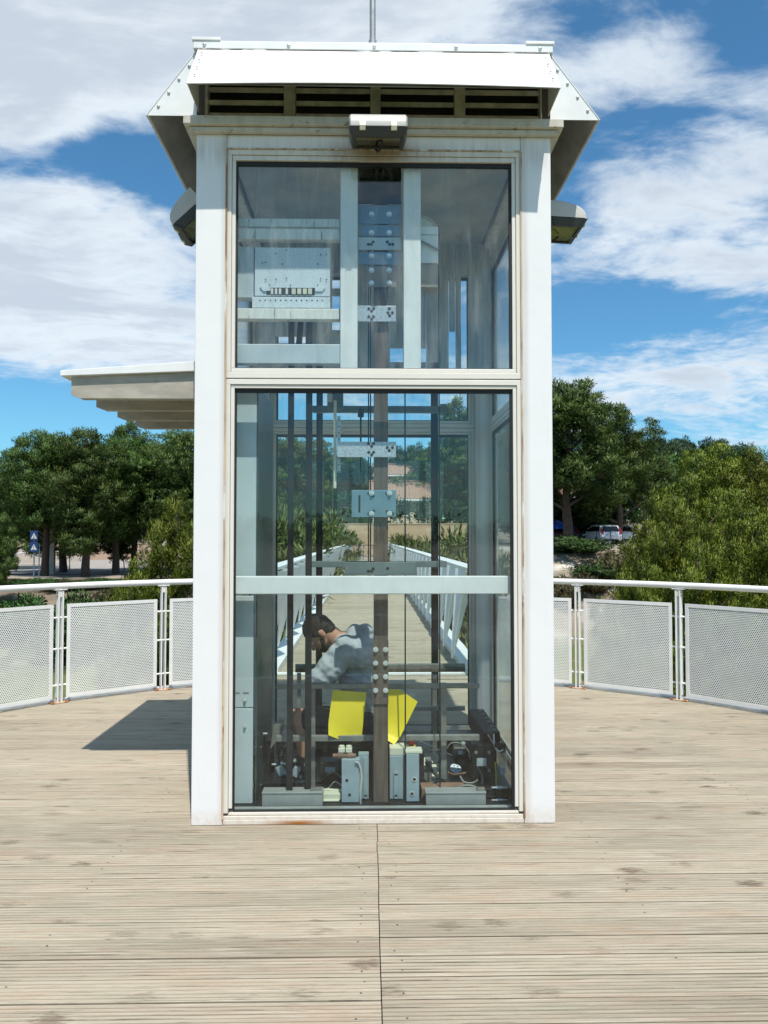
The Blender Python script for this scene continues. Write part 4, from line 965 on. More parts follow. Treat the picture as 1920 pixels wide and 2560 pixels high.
for yk, dx in ((.60, 0), (.90, 35)):
    hip = P(918, 1822, YP + (yk - YP) * .75); kn = W(470 + dx, 400, yk); an = W(560 + dx, 1010, yk); 
    legs.append((hip, kn, an)); body.cone(hip, .085, kn.lerp(hip, .12), .058); body.cone(kn, .060, kn.lerp(an, .35) + Vector((.014, 0, 0)), .055); body.cone(kn.lerp(an, .35) + Vector((.014, 0, 0)), .055, an, .036)
    body.cone(an, .036, an + Vector((-.02, 0, -.05)), .034); body.cone(an + Vector((0, 0, -.05)), .034, an + Vector((-.14, 0, -.075)), .03)
bo = remesh(body, 'body', m_skin, .0075, pn, 3)
for sgn in (-1, 1):                        # ears and eyes
    e = MB(); ec = hp_(-.012, sgn * .073, -.030); e.ell(ec, (.019, .010, .031), HM, 14, 10)
    e.cone(ec + u * .024 + f * .004, .007, ec + u * .012 - f * .016, .007, 8); e.cone(ec + u * .012 - f * .016, .007, ec - u * .02 - f * .008, .006, 8)
    remesh(e, 'ear', m_skin, .004, pn, 2)
    e = MB(); e.ell(hp_(.079, sgn * .031, -.018), (.012, .013, .011), HM, 12, 8); e.build('eye', m_wire, pn, smooth=True)
# hair: cap over the skull down to the nape, and a short beard
hr = MB(); 
hr.ell(hp_(-.010, 0, .018), (.099, .081, .093), HM, 22, 16); hr.ell(hp_(-.040, 0, -.012), (.068, .077, .068), HM, 18, 12)
hr.cone(hp_(-.055, -.02, -.055), .042, hp_(-.055, .02, -.055), .042); hr.cone(hp_(.02, -.074, .0), .012, hp_(.012, -.068, -.03), .008); hr.cone(hp_(.02, .074, .0), .012, hp_(.012, .068, -.03), .008)
remesh(hr, 'hair', m_hair, .007, pn, 3, lambda c: .0035 * noise.noise(c * 60))
bd_ = MB(); bd_.ell(hp_(.058, 0, -.095), (.040, .046, .034), HM, 14, 10); bd_.cone(hp_(.02, -.058, -.05), .012, hp_(.05, -.045, -.09), .014); bd_.cone(hp_(.02, .058, -.05), .012, hp_(.05, .045, -.09), .014)
bd_.cone(hp_(.093, -.02, -.070), .006, hp_(.093, .02, -.070), .006)
remesh(bd_, 'beard', m_hair, .006, pn, 2, lambda c: .002 * noise.noise(c * 80))
# hoodie
def fold(c): 
    return .013 * noise.noise(Vector((c.x * 9, c.y * 7, c.z * 26 + c.x * 16))) + .007 * noise.noise(c * 30)
ho = MB()
ho.cone(Q(1160, 640), .105, Q(1300, 860), .148); ho.cone(Q(1300, 860), .148, Q(1340, 1120), .150); ho.cone(Q(1340, 1120), .150, P(918, 1790, YP), .135)
ho.cone(Q(1200, 700, .62), .10, Q(1200, 700, .86), .10); ho.cone(Q(1330, 720, .60), .11, Q(1330, 720, .88), .11)
for sh, el, hd in ((shN, elN, hdN), (shF, elF, hdF)):
    ho.cone(Q(1230, 740, sh.y * .7 + YP * .3), .10, sh, .082); ho.cone(sh, .082, el, .063); ho.cone(el, .064, el.lerp(hd, .9), .045)
    ho.cone(sh.lerp(el, .5) + Vector((.03, 0, -.02)), .070, el + Vector((.05, 0, .0)), .058)
remesh(ho, 'hoodie', m_hoodie, .010, pn, 4, fold)
hd2 = MB()                                # hood lying on the upper back, rolled collar round the neck
for k in range(14):
    a = -math.pi * .95 + k / 13 * math.pi * 1.9; c = Q(1090, 520); ax1 = Vector((.72, 0, .20)); q0 = c + ax1 * (.085 * math.cos(a) + .025) + s * (.098 * math.sin(a))
    if k: hd2.cone(qp, .026, q0, .026, 10)
    qp = q0
hd2.ell(Q(1330, 500), (.105, .115, .060), Matrix.Rotation(R(18), 3, 'Y'), 18, 12); hd2.ell(Q(1400, 410), (.060, .095, .040), Matrix.Rotation(R(10), 3, 'Y'), 16, 10)
hd2.ell(Q(1250, 390), (.045, .07, .030), Matrix.Rotation(R(-20), 3, 'Y'), 14, 10)
remesh(hd2, 'hood', m_hoodie, .009, pn, 3, lambda c: .010 * noise.noise(Vector((c.x * 14, c.y * 10, c.z * 34))))
# shorts
sh_ = MB(); sh_.ell(P(915, 1818, YP), (.16, .20, .12), None, 20, 12)
for hip, kn, an in legs: sh_.cone(hip, .118, kn.lerp(hip, .22), .098); sh_.cone(kn.lerp(hip, .45), .105, kn.lerp(hip, .24) + Vector((0, 0, -.02)), .092)
remesh(sh_, 'shorts', m_shorts, .011, pn, 3, lambda c: .010 * noise.noise(Vector((c.x * 18, c.y * 10, c.z * 12))))
for hip, kn, an in legs:
    q = MB(); fz = FZ + .03; q.cone(an + Vector((.02, 0, -.055)), .042, (an.x - .13, an.y, FZ + .047), .040); q.cone(an + Vector((.0, 0, -.02)), .040, an + Vector((.01, 0, -.06)), .043)
    remesh(q, 'shoe', m_shoe, .008, pn, 2)
    q = MB(); q.prism([(an.x + .06, an.y - .04, FZ), (an.x + .06, an.y + .04, FZ), (an.x - .12, an.y + .045, FZ), (an.x - .17, an.y, FZ), (an.x - .12, an.y - .045, FZ)], (0, 0, .022)); q.build('sole', m_sole, pn, bevel=.004)
# what he sits on
sx_ = P(925, 1840, YP)
bx = thing('machine_crate', 'dark steel crate under the seated man', 'crate', (sx_.x, YP, FZ))
q = MB(); q.box(sx_.x - .15, sx_.x + .17, YP - .17, YP + .17, FZ, P(0, 1852, YP).z); q.build('body', m_mach, bx, bevel=.01)
q = MB(); q.box(sx_.x - .16, sx_.x + .18, YP - .18, YP + .18, P(0, 1852, YP).z + .001, P(0, 1852, YP).z + .02); q.build('lid', m_black, bx, bevel=.004)
# ------------------------------------------------------------------ ground
def sst(a, b, x): t = np.clip((x - a) / (b - a), 0, 1); return t * t * (3 - 2 * t)
def hgt(x, y):
    x = np.asarray(x, float); y = np.asarray(y, float)
    lf = sst(4, -7, x) if False else 1 - sst(-9, -3, x); rt = sst(3, 9, x)
    lev = -1.25 * lf + 1.0 * rt
    lev = lev + lf * np.clip(y - 66, 0, 70) * .032 + rt * np.clip(y - 66, 0, 200) * .035 + (1 - lf - rt) * np.clip(y - 60, 0, 100) * .03
    s = sst(22, 47, y) * (1 - rt) + sst(33, 47.5, y) * rt
    far = -6.5 + (lev + 6.5) * s
    back = -6.5 + 6.0 * sst(-20, -50, -np.abs(y)) * 0
    h = np.where(y < 5, -6.5 + 6.2 * sst(18, 60, -y), far)
    side = sst(45, 95, np.abs(x)) * (1 - s); h = h + side * 5
    return h
def gh(x, y): return float(hgt(x, y))
ax_ = np.concatenate([[-2500, -900, -400, -220], np.arange(-140, -50, 6), np.arange(-50, 50, 1.25), np.arange(50, 141, 6), [220, 400, 900, 2500]])
ay_ = np.concatenate([[-2500, -900, -400, -200], np.arange(-110, 5, 6), np.arange(5, 80, 1.1), np.arange(80, 200, 6), [260, 400, 900, 2500]])
gx, gy = np.meshgrid(ax_, ay_); gz = hgt(gx, gy)
bank = np.clip(1 - np.abs(gz + 2.6) / 3.2, 0, 1) * (np.abs(gx) < 70)
for i in range(gx.shape[0]):
    for j in range(gx.shape[1]):
        if 8 < gy[i, j] < 49 and abs(gx[i, j]) < 60:
            p = Vector((gx[i, j], gy[i, j], 0)); k = bank[i, j]
            gz[i, j] += k * (.55 * noise.noise(p * .35) + .5 * noise.noise(p * .9) * (gx[i, j] > 4))
nj, ni = gx.shape
g = MB(); g.v = [tuple(p) for p in np.stack([gx.ravel(), gy.ravel(), gz.ravel()], 1).tolist()]
g.f = [(a * ni + b, a * ni + b + 1, (a + 1) * ni + b + 1, (a + 1) * ni + b) for a in range(nj - 1) for b in range(ni - 1)]
def groundmat():
    m = bpy.data.materials.new('dry_slope'); m.use_nodes = True; b = NB(m.node_tree); p = m.node_tree.nodes['Principled BSDF']
    t = b.n('ShaderNodeTexCoord').outputs['Object']; X, Y, Z = b.sep(t)
    n1 = b.noise(t, .30, 7, .62); n2 = b.noise(b.mapping(t, scale=(.5, .5, 2.5)), 1.1, 7, .65); n3 = b.noise(t, 3, 5, .7)
    rock = b.mix(b.smooth(n2, .35, .65), (.26, .22, .17), (.62, .58, .50)); rock = b.mix(b.smooth(n3, .6, .75), rock, (.16, .13, .10))
    grass = b.mix(n3, (.075, .105, .03), (.15, .18, .06)); soil = b.mix(n3, (.22, .17, .115), (.36, .30, .22))
    low = b.math('SUBTRACT', 1, b.smooth(b.math('ADD', Z, b.math('MULTIPLY', n1, 3.0)), -3.4, -1.9))
    c = b.mix(b.smooth(n1, .46, .58), soil, rock)
    c = b.mix(b.math('MULTIPLY', low, b.smooth(n3, .25, .5)), c, grass)
    lfm = b.math('SUBTRACT', 1, b.smooth(X, -6, 0)); c = b.mix(b.math('MULTIPLY', lfm, b.smooth(n1, .50, .55)), c, (.06, .075, .03))
    c = b.mix(b.math('MULTIPLY', lfm, b.math('MULTIPLY', b.smooth(Z, -3.0, -1.6), .6)), c, (.12, .085, .06))
    c = b.mix(b.smooth(Y, 46.5, 49), c, b.mix(b.smooth(n1, .4, .6), (.30, .265, .22), (.36, .30, .235)))
    b.l(c, p.inputs['Base Color']); p.inputs['Roughness'].default_value = .95; p.inputs['Specular IOR Level'].default_value = .1
    bp = b.n('ShaderNodeBump'); bp.inputs['Distance'].default_value = .18; b.l(n2, bp.inputs['Height']); b.l(bp.outputs[0], p.inputs['Normal'])
    return m
g.build('ground', groundmat(), kind='structure', smooth=80)
m_asph = M('asphalt', (.105, .105, .11), .9, var=.2, scale=1.5); m_mark = M('road_marking', (.62, .61, .58), .8, var=.12, scale=4)
m_pave = M('pinkish_pavement', (.33, .30, .27), .9, var=.12, scale=1)
def drape(pts_fn, nx, ny, name, mat, lift):
    mb = MB(); vs = []
    for j in range(ny + 1):
        for i in range(nx + 1):
            x, y = pts_fn(i / nx, j / ny); vs.append((x, y, gh(x, y) + lift))
    mb.add(vs, [(j * (nx + 1) + i, j * (nx + 1) + i + 1, (j + 1) * (nx + 1) + i + 1, (j + 1) * (nx + 1) + i) for j in range(ny) for i in range(nx)])
    return mb.build(name, mat, kind='structure', smooth=80)
drape(lambda u, v: (-95 + 86 * u, 53.5 + 11 * v + 1.5 * math.sin(u * 3)), 60, 14, 'road', m_asph, .03)
drape(lambda u, v: (-62 + 21 * u - 14 * v + 4 * v * v, 64.4 + 52 * v), 24, 40, 'side_road', m_asph, .028)
drape(lambda u, v: (-30 + 19 * u, 66 + 12 * v), 24, 10, 'pavement', m_pave, .026)
drape(lambda u, v: (7 + 45 * u, 50.5 + 19 * v), 24, 14, 'car_park', M('pale_gravel', (.33, .29, .24), .95, var=.2, scale=3), .03)
for i in range(7):                         # zebra crossing
    x0 = -46 + i * 2.3; drape(lambda u, v, x0=x0: (x0 + .9 * u + 3.2 * v, 60.4 + 3.6 * v), 3, 6, 'crossing_stripe', m_mark, .036)
drape(lambda u, v: (-52 + 22 * u, 66.2 + 7 * u + .5 * v), 24, 1, 'lane_line', m_mark, .036)
drape(lambda u, v: (-36 + 25 * u, 64.9 + .35 * v), 24, 1, 'kerb_line', m_mark, .034)
drape(lambda u, v: (-90 + 79 * u, 54.6 + .25 * v + 1.5 * math.sin(u * 3)), 40, 1, 'edge_line', m_mark, .036)
drape(lambda u, v: (-46 + 12 * u - 2 * v, 88 + 14 * u + .7 * v), 20, 1, 'side_kerb', m_mark, .036)
# ------------------------------------------------------------------ trees
m_bark = M('pine_bark', (.075, .055, .042), .9, var=.35, scale=7, stretch=(2, 2, .6))
L_dark = leafmat('pine_needles', (.036, .074, .016), (.072, .122, .026), (.16, .20, .05))
L_mid = leafmat('yellow_green_pine_needles', (.045, .078, .011), (.155, .195, .020), (.30, .31, .05))  # yellow-green needle colours, brighter than those of the dark pines
L_leaf = leafmat('broad_leaves', (.035, .085, .022), (.06, .13, .035), (.14, .20, .07))
L_hedge = leafmat('hedge_leaves', (.016, .042, .018), (.028, .062, .025), (.06, .10, .04))
L_pale = leafmat('pale_shrub_leaves', (.075, .105, .028), (.12, .15, .04), (.22, .22, .075))
rng = np.random.default_rng(11)
def leaves(cl, rad, per, length, width, up=.5, out=None, mat=None, name='crown', parent=None, broad=False):
    """cl: clump centres (n,3); each clump is a burst of small blades"""
    n = len(cl); c = np.repeat(cl, per, 0); rr = np.repeat(rad, per)[:, None]; m = n * per
    d = rng.normal(size=(m, 3)); d /= np.linalg.norm(d, axis=1)[:, None]
    pos = c + d * rr * rng.uniform(.35, 1, (m, 1)) * np.array([1, 1, .8])
    ax = d * .8 + np.array([0, 0, up]) + rng.normal(size=(m, 3)) * .45; ax /= np.linalg.norm(ax, axis=1)[:, None]
    sd = np.cross(ax, rng.normal(size=(m, 3))); sd /= np.linalg.norm(sd, axis=1)[:, None]
    L = length * rng.uniform(.6, 1.3, (m, 1)); W_ = width * rng.uniform(.7, 1.3, (m, 1))
    nn = d * .75 + np.array([0, 0, .25]) + (0 if out is None else np.repeat(out, per, 0) * .55) + rng.normal(size=(m, 3)) * .25
    nn /= np.linalg.norm(nn, axis=1)[:, None]
    sd = np.where((np.einsum('ij,ij->i', np.cross(ax, sd), nn) < 0)[:, None], -sd, sd)
    v = np.empty((m, 4, 3)); v[:, 0] = pos; v[:, 3] = pos + ax * L * .5 + sd * W_ * .5; v[:, 2] = pos + ax * L; v[:, 1] = pos + ax * L * .5 - sd * W_ * .5
    me = bpy.data.meshes.new(name); me.vertices.add(m * 4); me.vertices.foreach_set('co', v.ravel())
    me.loops.add(m * 4); me.loops.foreach_set('vertex_index', np.arange(m * 4, dtype=np.int32))
    me.polygons.add(m); me.polygons.foreach_set('loop_start', np.arange(0, m * 4, 4, dtype=np.int32)); me.update(); me.validate()
    me.polygons.foreach_set('use_smooth', np.ones(m, bool)); me.normals_split_custom_set_from_vertices(np.repeat(nn, 4, 0))
    me.materials.append(mat); o = bpy.data.objects.new(name, me); COL.objects.link(o)
    if parent is not None: o.parent = parent
    return o
def crown_clumps(lobes, dens, shell=.55):
    pts = []; rad = []; outs = []
    for x, y, z, r, fz in lobes:
        k = max(4, int(dens * r * r)); d = rng.normal(size=(k, 3)); d /= np.linalg.norm(d, axis=1)[:, None]
        q = d * r * (shell + (1 - shell) * rng.uniform(0, 1, (k, 1)) ** .5) * rng.uniform(.85, 1.12, (k, 1)); q[:, 2] *= fz
        pts.append(q + np.array([x, y, z])); outs.append(d); rad.append(np.full(k, .34) * rng.uniform(.7, 1.3, k))
    return np.concatenate(pts), np.concatenate(rad), np.concatenate(outs)
KIND = {}
def make_kind(key, name, seed, lobes, trunk, mat, dens=22, per=80, length=.25, width=.05, up=.55, crad=1., limbs=True):
    global rng
    rng = np.random.default_rng(seed); random.seed(seed)
    t = local(thing(name, None, 'tree'))
    c, r, ou = crown_clumps(lobes, dens); leaves(c, r * crad, per, length, width, up, ou, mat=mat, name='crown', parent=t)
    b = MB(); top = max(l[2] for l in lobes); h0, r0 = trunk
    path = [(0, 0, -.6), (.05, 0, h0 * .4), (.12, -.08, h0), (.05, .1, (h0 + top) / 2), (0, 0, top)]
    b.tube(path, [r0 * 1.25, r0, r0 * .85, r0 * .5, r0 * .18], 9)
    if limbs:
        for x, y, z, rr, fz in lobes:
            z0 = min(max(h0 * .8, z - math.hypot(x, y) * .7), top * .9); m = Vector((x * .5, y * .5, z0 + (z - z0) * .45 + .1))
            b.tube([(0.05, 0, z0), m, (x, y, z), (x * 1.25, y * 1.25, z + rr * .5)], [r0 * .45, r0 * .3, r0 * .16, r0 * .05], 6)
    b.build('trunk', m_bark, t, smooth=60); KIND[key] = [t, False]
def lobes_(seed, n, zlo, zhi, R0, rl, flat=.8, top=1):
    r = random.Random(seed); L = []
    for i in range(n):
        t = i / (n - 1); z = zlo + (zhi - zlo) * t; prof = math.sin(math.pi * (.22 + .68 * t)) ** .8; a = i * 2.4 + r.uniform(-.6, .6); d = R0 * prof * r.uniform(.45, 1.0)
        L.append((d * math.cos(a), d * math.sin(a), z + r.uniform(-.3, .3), rl * r.uniform(.75, 1.25), flat))
    L.append((0, 0, (zlo + zhi) / 2, rl * 1.4, 1)); L.append((r.uniform(-.4, .4), 0, zhi + rl * .4, rl * .6, 1)); return L
make_kind('pineA', 'pine_tree', 1, lobes_(1, 17, 3.5, 9.6, 3.3, 1.45), (2.9, .27), L_dark)
make_kind('pineB', 'pine_tree', 2, lobes_(5, 18, 2.5, 10.0, 3.1, 1.35), (2.2, .30), L_dark)
make_kind('pineC', 'pine_tree', 3, lobes_(9, 13, 5.0, 10.6, 2.6, 1.15), (4.5, .22), L_dark, dens=17, per=66)
make_kind('bright', 'pine_tree', 4, lobes_(13, 20, .9, 7.2, 3.5, 1.05, .7), (1.0, .2), L_mid, per=120, length=.17, width=.040, up=.35)
make_kind('bright2', 'pine_tree', 5, lobes_(17, 19, 1.2, 6.6, 3.9, 1.0, .65), (1.2, .2), L_mid, per=120, length=.17, width=.040, up=.35)
make_kind('round', 'pine_tree', 6, lobes_(21, 12, 3.5, 6.6, 3.2, 1.6, .7), (3.2, .25), L_hedge, dens=24, up=.8)
make_kind('leafy', 'leafy_tree', 7, lobes_(25, 11, 2.2, 4.6, 1.7, 1.0), (1.9, .10), L_leaf, dens=34, per=30, length=.26, width=.17, up=.1)
make_kind('tall', 'tall_shrub', 8, lobes_(29, 13, 1.0, 6.8, .9, .75, 1.3), (.8, .08), L_pale, dens=42, per=44, length=.26, width=.05, up=.8, crad=.75)
make_kind('bush', 'shrub', 9, lobes_(33, 9, .35, 1.1, 1.0, .62), (.2, .05), L_leaf, dens=60, per=34, length=.17, width=.06, up=.6, crad=.6, limbs=False)
make_kind('drybush', 'shrub', 10, lobes_(37, 9, .3, .9, 1.0, .6), (.2, .05), leafmat('dry_shrub_leaves', (.06, .065, .028), (.10, .09, .045), (.17, .13, .07)), dens=50, per=34, length=.2, width=.045, up=.7, crad=.6, limbs=False)
make_kind('young', 'young_tree', 12, lobes_(41, 7, 1.6, 3.0, .55, .5), (1.5, .045), L_leaf, dens=50, per=26, length=.2, width=.08, crad=.7)
TG = {'pine_tree': 'pines round the valley', 'leafy_tree': 'leafy trees in the street', 'tall_shrub': 'tall shrubs beside the footbridge', 'shrub': 'shrubs on the banks', 'young_tree': 'young street trees'}
def plant(key, px, d, label, h=1., wd=None, z=None, rz=0., top=None):
    y = d - 4.34; x = P(px, 1343, y).x; z = gh(x, y) - .05 if z is None else z
    src, used = KIND[key]
    H0 = max((c.bound_box[6][2] for c in children(src) if c.name.startswith('crown')))
    if top is not None: h = (P(px, top, y).z - z) / H0
    wd = h if wd is None else wd
    o = src if not used else dup(src); KIND[key][1] = True
    o.location = (x, y, z); o.rotation_euler = (0, 0, rz); o.scale = (wd, wd, h)
    nm = o.name.split('.')[0]; tag(o, label, 'shrub' if 'shrub' in nm else 'tree', TG[nm]); return o
# left of the tower
plant('pineA', 112, 57, 'dark pine with a thick bare trunk standing beside the concrete post', top=1070, rz=.4, wd=1.0)
plant('pineB', 215, 56, 'dark pine with a low crown, second trunk from the left above the railing', top=1062, rz=2.1, wd=.98)
plant('pineC', 335, 64, 'tall airy pine whose thin top shows under the canopy beams', top=1040, rz=1.2, wd=1.15)
plant('pineB', 30, 68, 'smaller dark pine at the left edge of the picture', top=1112, rz=4.1, wd=.95)
plant('pineC', 430, 66, 'dark pine showing between the canopy and the left tower column', top=1062, rz=3.3, wd=1.2)
plant('pineA', 290, 60, 'dense dark pine in the middle of the left group', top=1085, rz=5.2, wd=1.0)
plant('pineA', 500, 58, 'dark pine half hidden by the left tower column', top=1072, rz=2.6, wd=1.0)
plant('pineB', 160, 63, 'dark pine filling the gap between the two big trunks', top=1090, rz=3.6, wd=1.0)
plant('pineA', 385, 61, 'dense dark pine to the left of the canopy end', top=1100, rz=.9, wd=1.05)
plant('bright', 440, 31, 'yellow-green young pine rising just behind the left railing', top=1215, rz=.3, wd=.62)
plant('bright2', 350, 30, 'low yellow-green pine behind the left railing near the tower', top=1375, rz=1.9, wd=.55)
plant('pineA', -25, 43, 'grey-green tree crown cut by the left edge of the picture', top=1268, rz=3.0, wd=.42)
for px, d, t_, k, lb in ((20, 50, 1446, 'drybush', 'reddish dry shrub at the left edge behind the railing'), (95, 49, 1444, 'bush', 'green shrub on the bank below the thick pine trunk'),
                         (170, 48, 1450, 'drybush', 'dry brown shrub on the bank between two pine trunks'), (250, 49, 1444, 'bush', 'green shrub on the bank right of the second pine trunk'),
                         (310, 44, 1455, 'drybush', 'dry shrub on the bank below the yellow-green pines'), (60, 40, 1478, 'bush', 'low green shrub just over the left handrail'), (200, 38, 1470, 'bush', 'wide green shrub behind the left perforated panels')):
    plant(k, px, d, lb, top=t_, rz=px, wd=1.5)
# right of the tower
plant('pineA', 1422, 57, 'large pine spreading over the parked cars', top=948, rz=3.7, wd=1.38)
plant('pineB', 1545, 62, 'right-hand crown of the large pine group beside the tower', top=1005, rz=.9, wd=1.08)
plant('pineC', 1610, 70, 'thin pine at the right end of the large pine group', top=1075, rz=.2, wd=1.0)
plant('leafy', 1470, 65, 'fresh green leafy tree behind the white cars', top=1222, rz=.5, wd=1.25)
plant('leafy', 1400, 66, 'leafy tree in front of the blue shutter', top=1232, rz=2.5, wd=1.0)
plant('leafy', 1662, 74, 'light green leafy tree between the dark pines', top=1130, rz=1.5, wd=1.5)
for px, t_, lb in ((1640, 1085, 'left of the dark round-topped pines on the skyline'), (1705, 1083, 'middle one of the dark round-topped pines on the skyline'), (1775, 1085, 'right one of the dark round-topped pines on the skyline'), (1850, 1100, 'dark pine top showing behind the yellow-green pines')):
    plant('round', px, 88, lb, top=t_, rz=px, wd=1.25)
plant('bright', 1805, 46, 'tall yellow-green pine against the sky right of the dark pines', top=1092, rz=1.1, wd=1.0)
plant('bright2', 1905, 44, 'yellow-green pine cut by the right edge of the picture', top=1098, rz=2.2, wd=.95)
plant('bright2', 1735, 38, 'broad yellow-green pine in front of the skyline pines', top=1158, rz=3.1, wd=.85)
plant('bright', 1665, 36, 'dark green lower pine right of the parked cars', top=1238, rz=4.0, wd=.68)
plant('bright', 1850, 31, 'near yellow-green pine at the right behind the handrail', top=1215, rz=5.0, wd=.70)
plant('bright2', 1740, 29, 'low spreading pine branches just above the right handrail', top=1340, rz=.8, wd=.66)
plant('bright2', 1600, 34, 'low dark pine at the foot of the rocky bank', top=1370, rz=5.6, wd=.5)
plant('bush', 1425, 50, 'dense green bush with pale flowers below the parked cars', top=1338, rz=.2, wd=1.9)
plant('bush', 1385, 51, 'dark green bush beside the right tower column', top=1345, rz=1.2, wd=1.6)
plant('bush', 1490, 47, 'green bush at the top of the rocky bank', top=1402, rz=2.2, wd=1.3)
plant('drybush', 1468, 46, 'low dry bush on the rocky bank', top=1425, rz=.4, wd=1.1)
plant('drybush', 1530, 47, 'straw coloured bush below the cross-braced barrier', top=1372, rz=1.4, wd=1.2)
plant('drybush', 1400, 45, 'small dark bush low on the rocky bank', top=1432, rz=2.9, wd=.9)
# beside and beyond the footbridge
for i, (px, d, t_, sx) in enumerate(((700, 19, 1235, -1), (745, 23, 1250, -1), (790, 27, 1262, -1), (822, 32, 1285, -1), (850, 38, 1310, -1), (712, 30, 1225, -1))):
    plant('tall', px, d, '%s tall pale shrub left of the footbridge, seen through the glass' % ('nearest', 'second', 'third', 'fourth', 'farthest', 'tallest')[i], top=t_, rz=i * 1.3, wd=1.0)
for i, (px, d, t_) in enumerate(((1190, 18, 1300), (1130, 22, 1312), (1080, 27, 1322), (1040, 33, 1328), (1003, 40, 1330))):
    plant('tall', px, d, '%s tall pale shrub right of the footbridge, seen through the glass' % ('nearest', 'second', 'third', 'fourth', 'farthest')[i], top=t_, rz=i * 1.7 + .5, wd=1.0)
for px, d, t_, k, w_, lb in ((720, 84, 1085, 'pineA', 1.3, 'large dark pine behind the hedge on the left of the shaft view'), (800, 90, 1092, 'pineB', 1.3, 'dark pine behind the hedge left of the guide rail'),
                             (870, 92, 1120, 'round', 1.2, 'rounded dark tree left of the tiled house'), (1035, 96, 1100, 'round', 1.3, 'rounded tree behind the tiled house'), (1100, 84, 1092, 'pineB', 1.25, 'dark pine right of the tiled house'),
                             (1150, 80, 985, 'pineC', 1.3, 'tall pine top seen through the back window high on the right'), (1190, 76, 1110, 'pineA', 1.1, 'pine by the right rear column of the tower'), (1225, 70, 1190, 'pineB', .9, 'lower pine seen past the right rear column'),
                             (1290, 66, 1120, 'pineA', 1.0, 'pine seen through the right side window of the tower'), (620, 78, 1110, 'pineB', 1.2, 'pine seen past the left rear column of the tower'), (1340, 64, 1010, 'pineB', 1.2, 'pine behind the right tower column')):
    plant(k, px, d, lb, top=t_, rz=px * .7, wd=w_)
# distant wood that closes the valley all round
rng = np.random.default_rng(77); pts = []; rad = []
for i in range(900):
    a = rng.uniform(0, 2 * math.pi); r_ = rng.uniform(150, 210); x, y = r_ * math.cos(a), r_ * math.sin(a)
    z = gh(x, y); hh = rng.uniform(2, 7.5)
    if y > 0 and abs(x) < 130: hh *= .8
    for k in range(5): pts.append((x + rng.normal() * 1.8, y + rng.normal() * 1.8, z + hh * rng.uniform(.2, 1))); rad.append(1.6)
wood = leaves(np.array(pts), np.array(rad), 12, 1.5, .7, .4, mat=L_dark, name='distant_wood'); tag(wood, 'dark wood on the far side of the valley', 'wood', kind='stuff')
# hedge over the ochre wall
rng = np.random.default_rng(5)
def hedge(x0, x1, y0, y1, z0, z1, label):
    n = int((x1 - x0) * 16); c = np.stack([rng.uniform(x0, x1, n), rng.uniform(y0, y1, n), z0 + (z1 - z0) * rng.uniform(0, 1, n) ** .6 + rng.normal(size=n) * .1], 1)
    t = local(thing('hedge', label, 'hedge')); leaves(c, np.full(n, .42), 34, .26, .1, .4, mat=L_hedge, name='foliage', parent=t)
    b = MB()
    for x in np.arange(x0 + .4, x1, .8): b.tube([(x, (y0 + y1) / 2, gh(x, (y0 + y1) / 2)), (x, (y0 + y1) / 2, z1 - .3)], .04, 6)
    b.each('stem', m_bark, t); return t
yw = 60.5
hx0, hx1 = P(825, 1300, yw + 1).x, P(1160, 1300, yw + 1).x
hedge(hx0, hx1, yw + .6, yw + 1.8, 1.6, P(950, 1252, yw + 1).z, 'dark clipped hedge rising behind the ochre wall at the bridge end')
m_ochre = M('ochre_render', (.50, .36, .235), .85, var=.07, scale=1.2)
def wallthing(name, label, x0, x1, y, z0, z1, mat, th=.25, cat='wall'):
    t = thing(name, label, cat, ((x0 + x1) / 2, y, z0)); q = MB(); q.box(x0, x1, y, y + th, z0 - .6, z1); q.build('render', mat, t)
    q = MB(); q.box(x0, x1, y - .04, y + th + .04, z1 + .001, z1 + .08); q.build('coping', mat, t, bevel=.01); return t
wallthing('garden_wall', 'plain ochre rendered wall facing the end of the footbridge', P(745, 1350, yw).x, P(1190, 1350, yw).x, yw, .0, P(925, 1311, yw).z, m_ochre)
wallthing('garden_wall', 'sandy wall beyond the side road at the far left', -75, -41, 108, gh(-55, 108) - .2, 3.4, m_ochre)
wallthing('garden_wall', 'low pinkish wall behind the young street trees on the left', -30.5, -23.5, 79, gh(-30, 79), .85, M('pink_render', (.47, .34, .26), .85, var=.08))
